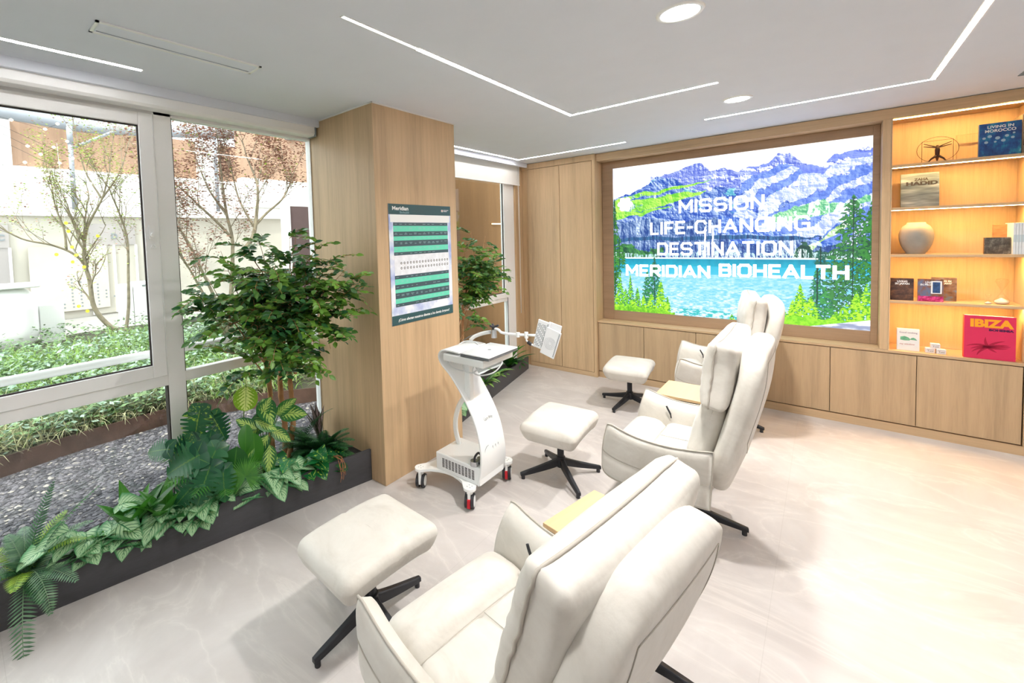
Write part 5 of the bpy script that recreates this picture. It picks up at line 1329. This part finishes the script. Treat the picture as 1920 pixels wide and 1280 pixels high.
# monstera group: explicit leaves (leaf centre, facing, size)
def big_leaves(name, label, x, y, items, mt, cuts=0, shape='heart', lobes=True, z=SO):
    t = plant(name, label, x, y, z=z); g, gs = G(), G()
    for (px, py, pz, az, tilt, S, wr) in items:
        c = Vector((px, py, pz)); d = Vector((math.cos(az) * math.cos(tilt), math.sin(az) * math.cos(tilt), math.sin(tilt)))
        up = Vector((math.cos(az) * -math.sin(tilt), math.sin(az) * -math.sin(tilt), math.cos(tilt))); 
        up = Vector((.72, -.42, .55))
        b = c - d * S * .45
        leaf(g, b, d, up, S, S * wr, shape, 25 if cuts else 11, .12 if shape == 'round' else .4, .07, cuts=cuts)
        if lobes:
            sd = d.cross(up).normalized()
            for sg in (-1, 1): leaf(g, b + d * S * .1, (sd * sg * .8 - d * .75), up, S * .40, S * .46 * wr, 'oval', 5, .3, .05)
        mid = Vector((x, y, z)).lerp(b, .55) + Vector((0, 0, .05)); gs.tube(smooth_path([(x, y, z - .01), mid, b], 5), .0035, 6)
    g.build('foliage', M[mt], t, world=True, attr='leaf'); gs.build('stems', M['stem'], t, world=True)
big_leaves('monstera', 'dark green split leaf monstera in the middle of the long planter', -2.66, .95,
  [(-2.60, .80, .46, -2.3, -.45, .23, .95), (-2.47, .86, .37, -1.2, -1.0, .20, .9), (-2.54, .92, .44, -1.0, -.6, .20, .9), (-2.73, .72, .53, -2.6, -.15, .17, .75), (-2.60, .98, .47, .3, -.6, .19, .85), (-2.46, .96, .33, -.4, -.9, .17, .85), (-2.70, .86, .50, -2.0, -.4, .18, .9), (-2.52, .78, .33, -1.9, -.7, .17, .85)], 'monst', cuts=2, shape='mon')
big_leaves('monstera', 'tall stemmed spotted monstera leaf in front of the white mullion', -2.74, .97, [(-2.70, .92, .61, -1.1, -1.2, .19, 1.0), (-2.72, 1.05, .55, .3, -.9, .17, .95), (-2.74, .84, .50, -2.4, -.5, .15, .9)], 'monst2', cuts=2, shape='mon')
big_leaves('round_leaf_plant', 'round lime green veined leaf standing above the planter', -2.70, 1.16, [(-2.64, 1.19, .71, -.8, -1.35, .15, .95)], 'dieflime', shape='round', lobes=False)
big_leaves('dumb_cane', 'cream and green variegated dumb cane around the ficus trunks', -2.64, 1.28, [(-2.58, 1.29, .62, -.2, -.5, .20, .6), (-2.54, 1.43, .56, .4, .1, .20, .55), (-2.60, 1.25, .54, -1.6, -.6, .19, .6), (-2.58, 1.27, .62, .3, 1.0, .17, .5), (-2.56, 1.40, .60, .55, .7, .17, .48), (-2.56, 1.27, .53, 1.0, -.5, .15, .5), (-2.62, 1.18, .55, -2.4, .5, .15, .5), (-2.54, 1.22, .42, -1.6, -.8, .17, .5), (-2.56, 1.36, .44, .8, -.6, .16, .5), (-2.52, 1.26, .34, -.6, -.9, .17, .55), (-2.55, 1.12, .40, -1.9, -.5, .16, .55)], 'dief', shape='oval', lobes=False)
big_leaves('paddle_leaf_plant', 'plant with large plain paddle leaves behind the fan palm leaf', -2.66, 1.12, [(-2.52, 1.05, .38, -.9, -1.2, .22, .7), (-2.52, 1.17, .42, -.5, -1.2, .22, .5), (-2.49, .98, .33, -1.3, -.9, .18, .75), (-2.56, 1.14, .50, -.6, -1.0, .17, .5)], 'broad', shape='oval', lobes=False)
# palms
LR = random.Random(31); t = plant('bamboo_palm', 'feathery parlour palm rising in front of the long window sill', -2.68, 1.06); g = G()
for (az, el, L, bn) in [(-2.2, 1.25, .48, 1.3), (-1.2, 1.2, .50, 1.3), (-1.8, 1.0, .42, 1.2), (-.8, 1.1, .46, 1.3), (.4, 1.2, .40, 1.2), (1.6, 1.3, .36, 1.0), (-.4, 1.0, .36, 1.2)]: frond(g, (-2.68, 1.06, SO - .01), az, el, L, bn, .12, 22, lw=.012, angle=.85, rmi=0, dr=.5)
g.build('fronds', M['palm'], t, world=True, attr='leaf')
t = plant('bamboo_palm', 'dark feathery palm behind the ficus trunks next to the pillar', -2.80, 1.66); g = G()
for (az, el, L, bn) in [(-2.2, 1.35, .50, .9), (-1.4, 1.25, .50, 1.0), (-1.7, 1.1, .44, 1.1), (-.3, 1.1, .44, 1.3), (-.6, 1.25, .48, 1.2), (.3, 1.3, .46, .9), (-1.0, 1.0, .38, 1.2), (-2.6, 1.1, .34, 1.0)]: frond(g, (-2.80, 1.66, SO - .01), az, el, L, bn, .085, 24, lw=.012, angle=.8, tone=(0, .6), rmi=0)
g.build('fronds', M['fern'], t, world=True, attr='leaf')
t = plant('fan_palm', 'round fan palm leaf of thin spines low in the middle of the planter', -2.62, 1.14); g, gs = G(), G()
c = Vector((-2.43, 1.07, .335)); nrm = Vector((.75, -.6, .35)).normalized(); ux = nrm.cross(Vector((0, 0, 1))).normalized(); uy = nrm.cross(ux)
for k in range(44):
    a = -2.6 + 5.2 * k / 43 - PI / 2; d = (ux * math.cos(a) + uy * math.sin(a) + nrm * .12).normalized(); leaf(g, c, d, nrm, .115 * LR.uniform(.9, 1.05), .009, 'lance', 4, .25, .1, rnd=LR.uniform(.2, 1))
g.build('fan', M['palm'], t, world=True, attr='leaf'); gs.tube(smooth_path([(-2.62, 1.14, SO), (-2.56, 1.12, .27), c], 5), .003, 6); gs.build('stems', M['stem'], t, world=True)

# ================================================================ COURTYARD OUTSIDE THE WINDOWS
M['concrete'] = mat('courtyard_paving', (.30, .29, .28, 1), .8, noise_amt=.12, noise_scale=3)
M['corten'] = mat('rusty_steel_edging', (.10, .055, .042, 1), .6, noise_amt=.45, noise_scale=5, bump=.2)
struct(G().box(-26, -3.0, -12, 20, -.15, -.02).build('floor_outside', M['concrete']))
def gravel_mat():
    m = bpy.data.materials.new('grey_gravel'); t = NT(m); tc = t.n('ShaderNodeTexCoord')
    v = t.n('ShaderNodeTexVoronoi', {'Vector': tc.outputs['Object'], 'Scale': 42})
    c = t.ramp(t.n('ShaderNodeSeparateColor', {'Color': v.outputs['Color']}).outputs[0], (.0, (.05, .045, .055, 1)), (.5, (.085, .08, .095, 1)), (.85, (.13, .125, .14, 1)), (1, (.22, .20, .19, 1)))
    t.l(c, t.b.inputs['Base Color']); t.b.inputs['Roughness'].default_value = .7
    b = t.n('ShaderNodeBump', {'Height': t.math('SUBTRACT', 1.0, v.outputs['Distance']), 'Strength': 1.0, 'Distance': .03}); t.l(b.outputs[0], t.b.inputs['Normal']); return m
M['gravel'] = gravel_mat()
EDGE = [(-4.10, -2.5), (-4.38, -.6), (-4.50, .25), (-4.555, .6), (-4.56, 1.0), (-4.54, 1.45), (-4.34, 1.9), (-4.17, 2.15), (-3.91, 2.54), (-3.5, 3.1), (-3.2, 3.8)]
EP = [Vector((p[0], p[1], 0)) for p in crom([(a, b, 0) for a, b in EDGE], 5)]
g = G(); n = len(EP)
g.add([(p.x, p.y, -.01) for p in EP] + [(-2.96, p.y, -.01) for p in EP], [(i, i + n, i + n + 1, i + 1) for i in range(n - 1)])
rr = random.Random(9)
gst = G()
def stone(g_, x, y, z, r):
    vs = []; a0 = rr.random() * 6; k1, k2 = rr.uniform(.6, 1.2), rr.uniform(.35, .6)
    for i in range(5): a = a0 + i * 1.257; vs.append((x + r * math.cos(a) * k1, y + r * math.sin(a), z + r * .1 * rr.random()))
    vs.append((x + rr.uniform(-.3, .3) * r, y + rr.uniform(-.3, .3) * r, z + r * k2)); c = rr.random()
    g_.add(vs, [(i, (i + 1) % 5, 5) for i in range(5)], 0, False, [(c, c, c)] * 6)
for _ in range(9000):
    y = rr.uniform(-.6, 2.6); x = rr.uniform(-4.6, -2.97)
    i = min(range(0, n, 3), key=lambda q: abs(EP[q].y - y))
    if x < EP[i].x + .02: continue
    stone(gst, x, y, -.008, rr.uniform(.010, .021))
m = bpy.data.materials.new('grey_pebbles'); t = NT(m); a = t.n('ShaderNodeAttribute', attribute_name='leaf')
t.l(t.ramp(t.n('ShaderNodeSeparateXYZ', {'Vector': a.outputs['Vector']}).outputs[0], (0, (.03, .028, .035, 1)), (.5, (.085, .08, .095, 1)), (.90, (.15, .14, .16, 1)), (.99, (.34, .31, .28, 1))), t.b.inputs['Base Color']); t.b.inputs['Roughness'].default_value = .75
o = gst.build('gravel', m, None, attr='leaf'); tag(o, 'grey pebble gravel strip outside the wide window', 'gravel', kind='stuff')
o = g.build('gravel_bed', M['gravel']); tag(o, 'grey gravel ground under the loose pebbles outside', 'gravel', kind='stuff')
g = G(); vs = []
for p in EP: vs += [(p.x, p.y, -.01), (p.x, p.y, .14), (p.x - .008, p.y, .14), (p.x - .008, p.y, -.01)]
g.add(vs, [(i * 4 + j, i * 4 + (j + 1) % 4, i * 4 + 4 + (j + 1) % 4, i * 4 + 4 + j) for i in range(n - 1) for j in range(4)], 0, False)
tag(g.build('steel_edging', M['corten']), 'curved rusty steel edging between gravel and planting outside', 'garden edging')
# earth of the bed
M['earth'] = mat('bed_earth', (.035, .035, .018, 1), .95, noise_amt=.5, noise_scale=4)
g = G(); K = 12; vs = []
for p in EP:
    for j in range(K + 1):
        s = j / K; x = p.x - .008 - s * (10.2 + p.x) ; vs.append((x, p.y + (p.y - .6) * s * 1.4, .11 + .16 * math.sin(PI * min(1, s * 1.2)) + .05 * noise.noise(Vector((x * 1.3, p.y * 1.3 + s * 5, 0)))))
g.add(vs, [(i * (K + 1) + j, i * (K + 1) + j + 1, (i + 1) * (K + 1) + j + 1, (i + 1) * (K + 1) + j) for i in range(n - 1) for j in range(K)], 0, True)
tag(g.build('bed_soil', M['earth']), 'earth of the raised planting bed in the courtyard', 'soil', kind='stuff')
def ground_z(x, y):
    return .11 + .13 * max(0, min(1, (-4.6 - x) / 2.0))
M['gc1'] = leaf_mat('ground_cover_leaves', 'plain', (.06, .13, .05), (.20, .33, .14), (.3, .4, .2), .6)
M['gc2'] = leaf_mat('silver_ground_cover_leaves', 'plain', (.16, .27, .19), (.42, .56, .46), (.4, .5, .4), .6)
M['gr1'] = leaf_mat('green_grass_blades', 'plain', (.08, .20, .02), (.26, .42, .06), (.3, .5, .1), .6)
M['gr2'] = leaf_mat('dry_grass_blades', 'plain', (.30, .30, .12), (.62, .60, .36), (.5, .5, .3), .7)
def blade(g_, p, az, L, w_, lean, r):
    P = []; q = Vector(p); e = 1.5
    for i in range(4):
        sd = Vector((-math.sin(az), math.cos(az), 0)) * w_ * (1 - i / 3.3); P += [q - sd, q + sd]
        e -= lean / 3; q = q + Vector((math.cos(az) * math.cos(e), math.sin(az) * math.cos(e), math.sin(e))) * L / 3
    g_.add(P, [(0, 1, 3, 2), (2, 3, 5, 4), (4, 5, 7, 6)], 0, False, [(0, i / 7, r) for i in range(8)])
def cover(name, label, mt, N, region, kind, seed, cat):
    rr = random.Random(seed); g_ = G(); x0, x1, y0, y1 = region; cl = []
    for _ in range(max(6, N // 60)): cl.append((rr.uniform(x0, x1), rr.uniform(y0, y1)))
    for k in range(N):
        c = rr.choice(cl); x = c[0] + rr.gauss(0, .22); y = c[1] + rr.gauss(0, .22)
        lim = min(EP, key=lambda q: abs(q.y - y)).x - .04
        if x > lim or x < -10: x = min(x, lim - rr.random() * .3)
        z = ground_z(x, y); r = rr.random(); az = rr.uniform(-PI, PI)
        if kind == 'blade': blade(g_, (x, y, z), az, rr.uniform(.14, .34), rr.uniform(.003, .006), rr.uniform(.6, 2.2), r)
        else:
            h = rr.uniform(.02, .20); d = Vector((math.cos(az), math.sin(az), rr.uniform(-.2, .7))); s = rr.uniform(.04, .085)
            up = Vector((rr.uniform(-.5, .5), rr.uniform(-.5, .5), 1)); b = Vector((x, y, z + h)); sd = d.cross(up).normalized() * s * .3; d = d.normalized()
            g_.add([b, b + d * s * .5 - sd, b + d * s, b + d * s * .5 + sd], [(0, 1, 2, 3)], 0, False, [(0, 0, r), (-.6, .5, r), (0, 1, r), (.6, .5, r)])
    o = g_.build(name, M[mt], None, attr='leaf'); tag(o, label, cat, kind='stuff')
cover('ground_cover', 'low green leafy ground cover behind the steel edging', 'gc1', 9000, (-6.6, -4.3, -.8, 4.0), 'leaf', 1, 'ground cover')
cover('ground_cover', 'silvery green ground cover patches in the planting bed', 'gc2', 6500, (-7.5, -4.5, -.2, 4.2), 'leaf', 2, 'ground cover')
cover('ground_cover', 'dark green low shrubs towards the back of the bed', 'gc1', 6000, (-9.5, -6.5, -.2, 7.0), 'leaf', 6, 'ground cover')
cover('grass', 'bright green grass tussocks at the left of the planting bed', 'gr1', 7500, (-8.0, -4.9, -.5, 2.2), 'blade', 3, 'grass')
cover('grass', 'dry straw coloured grass along the steel edging', 'gr2', 4200, (-5.2, -4.3, -.5, 3.8), 'blade', 4, 'grass')
cover('grass', 'green grass tussocks behind the white mullion', 'gr1', 3500, (-6.5, -4.2, 1.8, 4.2), 'blade', 7, 'grass')
# white guard rail just outside the glass
t = thing('guard_rail', 'white tubular guard rail outside the wide window', 'rail', (-3.06, .6, 0))
g = G(); g.tube([(-3.06, -1.4, 1.0), (-3.06, 2.6, 1.0)], .024, 14); g.build('top_tube', M['frame'], t, world=True)
for y in (-1.2, 2.58):
    g = G(); g.box(-3.075, -3.045, y - .012, y + .012, -.02, .98); g.build('post', M['frame'], t, world=True)

# ---- bare maples with small reddish leaves
M['maple_bark'] = mat('grey_green_bark', (.26, .22, .15, 1), .8, noise_amt=.25, noise_scale=14)
def tree_leafmat(name, a, b):
    return leaf_mat(name, 'plain', a, b, b, .7)
M['maple_red'] = tree_leafmat('reddish_maple_leaves', (.20, .09, .07), (.50, .28, .20)); M['maple_green'] = tree_leafmat('spring_green_leaves', (.24, .38, .04), (.55, .68, .16))
def maple(label, root, limbs, seed, nleaf, green, spread=.5, name='maple_tree', depth=3):
    rr = random.Random(seed); t = thing(name, label, 'tree', root); g = G(); gl, gg = G(), G(); tips = []
    def sub(p, d, L, r, lv):
        P = [p]; q = p.copy(); d = d.normalized()
        for i in range(5):
            d = (d + Vector((rr.uniform(-.2, .2), rr.uniform(-.2, .2), rr.uniform(-.08, .16)))).normalized(); q = q + d * L / 5; P.append(q.copy())
            if lv < depth and i >= 1 and rr.random() < .75:
                dd = (d + Vector((rr.uniform(-.9, .9), rr.uniform(-.9, .9), rr.uniform(-.2, .7)))).normalized(); sub(q, dd, L * rr.uniform(.45, .7), r * .55, lv + 1)
        g.tube(P, [r * (1 - .7 * i / 5) for i in range(6)], 5, cap=False); tips.extend(P[2:] if lv >= 1 else P[4:])
    for pts, r0, r1 in limbs:
        P = smooth_path(pts, 5); n_ = len(P); g.tube(P, [r0 + (r1 - r0) * i / (n_ - 1) for i in range(n_)], 8)
        for k in range(int(n_ * .45), n_, 2):
            d = (P[min(k + 1, n_ - 1)] - P[k - 1]).normalized() + Vector((rr.uniform(-.7, .7), rr.uniform(-.7, .7), rr.uniform(-.1, .7))); sub(P[k], d, spread * rr.uniform(.6, 1.2), r1 * .7, 1)
        sub(P[-1], P[-1] - P[-2], spread, r1, 1)
    for k in range(nleaf):
        p = rr.choice(tips) + Vector((rr.gauss(0, .06), rr.gauss(0, .06), rr.gauss(0, .05))); az = rr.uniform(-PI, PI); s = rr.uniform(.022, .05)
        d = Vector((math.cos(az), math.sin(az), rr.uniform(-.6, .4))).normalized(); sd = d.cross(Vector((rr.uniform(-.4, .4), rr.uniform(-.4, .4), 1))).normalized() * s * .38
        r = rr.random(); (gg if rr.random() < green else gl).add([p, p + d * s * .45 - sd, p + d * s, p + d * s * .45 + sd], [(0, 1, 2, 3)], 0, False, [(.3, 0, r)] * 4)
    g.build('trunk', M['maple_bark'], t, world=True)
    if gl.v: gl.build('foliage', M['maple_red'], t, world=True, attr='leaf')
    if gg.v: gg.build('young_foliage', M['maple_green'], t, world=True, attr='leaf')
X_ = -8.9; k_ = 8.9 / 6.5
def wp(y, z, dx=0): return (X_ + dx, y * k_, 1.65 + (z - 1.65) * k_)
maple('slender maple with a curved trunk seen through the left pane', (X_, 1.98, .2),
  [([wp(1.449, .588), wp(1.30, .70), wp(1.155, .95), wp(1.125, 1.29), wp(1.09, 1.50), wp(1.10, 1.75)], .042, .024), ([wp(1.10, 1.75), wp(1.15, 1.95), wp(1.27, 2.25, .2), wp(1.33, 2.5, .3)], .024, .010),
   ([wp(1.12, 1.45), wp(.98, 1.62), wp(.80, 1.72), wp(.55, 1.80), wp(.3, 2.0)], .020, .009), ([wp(.93, 1.66), wp(.92, 1.9), wp(.86, 2.15), wp(.84, 2.4)], .018, .008),
   ([wp(1.10, 1.75), wp(1.02, 1.98), wp(.98, 2.1)], .02, .01), ([wp(1.45, .588), wp(1.50, .9), wp(1.52, 1.3), wp(1.535, 1.75), wp(1.48, 2.05), wp(1.37, 2.3, .2)], .030, .011), ([wp(1.27, 2.25, .2), wp(1.5, 2.6), wp(1.62, 3.0)], .015, .007), ([wp(1.27, 2.25, .2), wp(1.15, 2.6), wp(1.1, 3.0)], .015, .007)], 4, 7000, .62, .6)
def wq(px, z, x=-6.2):   # helper for the tree behind the mullion: lateral position at depth x
    return (x, px, z)
maple('many stemmed reddish maple seen through the right pane', (-6.2, 2.66, .2),
  [([wq(2.62, .25), wq(2.66, .9), wq(2.70, 1.3), wq(2.72, 1.75), wq(2.66, 2.1), wq(2.62, 2.6), wq(2.60, 3.0)], .038, .010), ([wq(2.72, 1.75), wq(2.55, 1.95), wq(2.35, 2.15), wq(2.15, 2.35), wq(2.0, 2.5)], .022, .008),
   ([wq(2.75, 1.5, -6.1), wq(2.92, 1.75, -6.0), wq(3.0, 2.1, -6.0), wq(3.03, 2.5, -6.0), wq(3.0, 2.9)], .035, .010), ([wq(2.95, 1.9, -6.0), wq(3.15, 2.1, -6.0), wq(3.35, 2.3, -5.9), wq(3.5, 2.55, -5.9)], .022, .008),
   ([wq(2.60, .4), wq(2.45, .9), wq(2.30, 1.3), wq(2.12, 1.75), wq(2.0, 1.95)], .028, .010), ([wq(2.55, .4), wq(2.35, .95, -6.3), wq(2.22, 1.25, -6.3), wq(2.1, 1.5, -6.3)], .024, .009), ([wq(2.66, 2.1), wq(2.45, 2.4), wq(2.3, 2.8)], .018, .007), ([wq(2.95, 1.9, -6.0), wq(2.8, 2.3, -6.1), wq(2.75, 2.8)], .018, .007)], 6, 15000, .05, .55)
# ---- facade across the courtyard
FX = -13.7; q_ = 13.7 / 9
def Z(z): return 1.65 + (z - 1.65) * q_
M['beige'] = mat('beige_glass_wall', (.56, .53, .46, 1), .4, noise_amt=.05, noise_scale=1); M['warm_panel'] = wood_mat('tan_wood_cladding', (.42, .26, .17), 'z', .15, .5)
M['bright'] = mat('white_render_wall', (.86, .86, .84, 1), .8, noise_amt=.02); M['steel_blue'] = mat('grey_blue_fascia', (.32, .34, .38, 1), .5, noise_amt=.04); M['greywall'] = mat('grey_glass_wall', (.42, .39, .38, 1), .35, noise_amt=.06, noise_scale=1)
struct(G().box(FX - .4, FX, -8, 14, -.02, Z(2.2)).build('wall_ground_storey', M['beige']))
struct(G().box(FX - .4, FX + .12, -8, 14, Z(2.2), Z(2.94)).build('wall_white_band', M['bright']))
struct(G().box(FX - .4, FX - .02, -8, 14, Z(2.94), 4.72).build('wall_upper_storey', M['warm_panel']))
for (a_, b_) in ((5.07, 5.65), (6.8, 7.05), (0.9, 1.1)):
    struct(G().box(FX - .02, FX + .15, a_, b_, Z(2.94), 4.72).build('wall_white_pier', M['bright']))
t = thing('curved_fascia', 'curved grey roof edge fascia above the courtyard facade', 'roof edge', (-12.5, 3, Z(3.6)))
FA = crom([(-12.2, -3.0, 0), (-12.7, -.8, 0), (-12.9, .92, 0), (-13.25, 2.34, 0), (-12.85, 3.43, 0), (-12.3, 4.4, 0), (-11.6, 5.5, 0), (-10.6, 7.0, 0)], 5); g = G(); vs = []
for p in FA: vs += [(p[0], p[1], 4.50), (p[0], p[1], 4.80), (p[0] - .1, p[1], 4.80), (p[0] - .1, p[1], 4.50)]
g.add(vs, [(i * 4 + j, i * 4 + (j + 1) % 4, i * 4 + 4 + (j + 1) % 4, i * 4 + 4 + j) for i in range(len(FA) - 1) for j in range(4)], 0, True); g.build('fascia_band', M['steel_blue'], t, world=True)
g = G()
for y in (2.05, 3.85, 5.1): g.tube([(-12.9 if y < 3 else -12.4, y, 2.6), (-12.9 if y < 3 else -12.4, y, 4.55)], .05, 10)
g.build('post', M['steel_blue'], t, world=True)
g = G(); g.tube([(-12.9, 2.05, 4.0), (-12.7, 2.9, 4.5)], .035, 8); g.tube([(-12.9, 2.05, 4.1), (-12.9, 2.05, 4.5)], .06, 8); g.build('brace', M['steel_blue'], t, world=True)
for i, (y0, y1, lb) in enumerate([(-.6, .95, 'grey glass bay with the letter C on the courtyard facade'), (1.95 * q_ - .55, 3.4, 'beige glass bay with the letter D on the courtyard facade')]):
    t = thing('facade_bay', lb, 'facade panel', (FX, (y0 + y1) / 2, Z(.57)))
    g = G(); g.box(FX, FX + .05, y0, y1, 0.02, Z(1.72)); g.build('glass_panel', M['greywall'] if i == 0 else M['beige'], t, world=True)
    g = G(); g.box(FX, FX + .07, y0, y1, Z(1.72), Z(2.08)); g.build('sign_band', M['greywall'], t, world=True)
    text_obj('lettering', 'C' if i == 0 else 'D', .19, M['grey_line'], t, face_x(FX + .08, .75 if i == 0 else 2.86, Z(1.83)), bold=.008, world=True)
    g = G()
    for y in np.linspace(y0, y1, 3): g.box(FX + .05, FX + .09, y - .025, y + .025, 0.02, Z(1.72))
    g.build('mullion', M['frame'], t, world=True)
t = thing('perforated_panel', 'cream sliding panel pierced with rows of small dots, courtyard facade', 'facade panel', (FX + .1, 2.0, 0.1))
g = G(); g.box(FX + .07, FX + .11, 1.25, 2.75, .18, Z(1.72)); g.build('panel', mat('cream_panel', (.62, .58, .50, 1), .4, noise_amt=.03), t, world=True)
g = G(); rr = random.Random(8)
for r_ in range(9):
    for c in range(r_ // 2 + 3 if r_ < 7 else 7): g.cyl((FX + .11, 1.5 + c * .17 + (.5 if r_ < 7 else 0), .95 - r_ * .085), .022, .006, 8, axis='x')
g.build('dots', M['grey_line'], t, world=True)
# white reception pod and bin
t = thing('white_pod', 'rounded white counter standing in the courtyard at the left edge', 'counter', (-9.8, .5, 0))
g = G(); g.soft((-9.9, .30, .57), (.55, .66, .53), .3, (0, 0, 0)); g.build('body', M['white'], t, world=True)
g = G(); g.soft((-9.9, .30, .62), (.565, .675, .02), .018); g.box(-9.95, -9.7, .98, 1.3, .05, .75); g.v = [(x, y, z + (.48 if abs(z - .62) < .03 else 0)) for x, y, z in g.v]; g.build('top', M['white'], t, world=True, bevel=.01)
t = thing('white_bin', 'tall white cabinet behind the curved maple trunk', 'cabinet', (-10.6, 2.5, 0))
g = G(); g.box(-10.8, -10.4, 2.52, 2.86, .02, .96); g.box(-10.8, -10.45, 2.30, 2.515, .02, .93); g.build('body', M['white'], t, world=True, bevel=.04)
g = G(); g.box(-10.399, -10.39, 2.66, 2.72, .87, .90); g.build('slot', M['grey_line'], t, world=True)
# wood clad pavilion on the right side of the courtyard
for (x, y0, y1, z0, z1, nm, lb) in [(-11.0, 5.15, 6.1, Z(2.45) - .25, 5.0, 'warm_panel', 'tan clad upper volume seen beside the pillar through the right pane')]:
    t = thing('clad_volume', lb, 'facade panel', (x, (y0 + y1) / 2, z0)); G().box(x - .3, x, y0, y1 + 3, z0 + .75, z1).build('cladding', M[nm], t, world=True); G().box(x - .28, x + .02, y0, y1 + 3, z0, z0 + .75).build('white_fascia', M['bright'], t, world=True)
t = thing('glass_booth', 'brown tinted glass booth with white post beside the pillar', 'booth', (-8.5, 5.4, 0))
g = G(); g.box(-8.6, -8.5, 4.98, 6.2, 0, 2.45); g.build('tinted_glass', mat('brown_tinted_glass', (.12, .085, .09, 1), .15, noise_amt=.05), t, world=True)
g = G(); g.box(-8.62, -8.46, 4.84, 4.98, 0, 2.55); g.build('white_post', M['frame'], t, world=True)
# clad wall seen through the narrow window
M['tan'] = wood_mat('tan_courtyard_cladding', (.19, .105, .048), 'z', .15, .95)
struct(G().box(-3.75, -3.6, 4.3, 12, -.02, 4.2).build('wall_courtyard', M['tan']))
tag(G().box(-3.599, -3.59, 5.35, 12, 1.83, 1.85).build('wall_strip_reflection', mat('soft_warm_reflection', (1, .8, .5, 1), .5, emit=(1, .6, .25, 1), es=.7, noise_amt=0)), 'thin warm line for the reflected led strip, on the tan wall beyond the narrow window', 'light strip')  # reflection of the led strip, added as a faint glowing bar
# string of small lights
t = thing('fairy_lights', 'string of small yellowish lights hanging beyond the left pane', 'string lights', (-7.5, .6, 2.8)); rr = random.Random(4)
g = G(); gw = G()
pl = [(16, 372), (52, 291), (8, 350), (182, 368), (222, 292), (138, 432), (285, 458), (348, 402), (390, 322), (315, 485), (355, 545), (398, 492), (424, 535), (322, 590), (405, 655), (415, 705), (482, 660), (555, 715), (605, 455), (540, 445)]
pts = []
for i in range(20):
    u = (i % 5) * .23 + rr.uniform(-.08, .08); v = (i // 5) * .17 + rr.uniform(-.06, .06); pts.append(Vector((-7.5, .32 + u * .8 + v * .5, 3.28 - v * 1.3)))
pts.sort(key=lambda p: (round(p.z * 3), p.y))
for p in pts: g.lathe((p.x, p.y, p.z), [(0, -.02), (.02, -.008), (.02, .008), (0, .02)], 8)
gw.tube([Vector((-7.5, .0, 3.6))] + pts, .002, 4)
g.build('bulb', mat('pale_bulb', (1, .9, .6, 1), .4, emit=(1, .86, .55, 1), es=2, noise_amt=0), t, world=True); gw.build('wire', M['rubber'], t, world=True)

t = thing('disc_garland', 'hanging strand of small yellow discs in front of the courtyard facade', 'decoration', (-8.2, 1.0, 1.7)); g = G(); gw = G(); rr = random.Random(6)
dp = [(1.18, 2.05), (1.20, 1.93), (1.24, 1.70), (1.29, 1.58), (1.25, 1.48), (1.36, 1.40), (1.27, .82), (1.36, .74), (1.56, 1.86), (1.05, 1.6)]
for y, z in dp: g.cyl((-8.2 + rr.uniform(-.1, .1), y, z), .024, .004, 12, axis='x')
gw.tube([(-8.2, 1.15, 3.2)] + [(-8.2, y, z) for y, z in dp[:8]], .0012, 4); g.build('disc', mat('yellow_disc', (.85, .75, .05, 1), .5), t, world=True); gw.build('thread', M['white'], t, world=True)
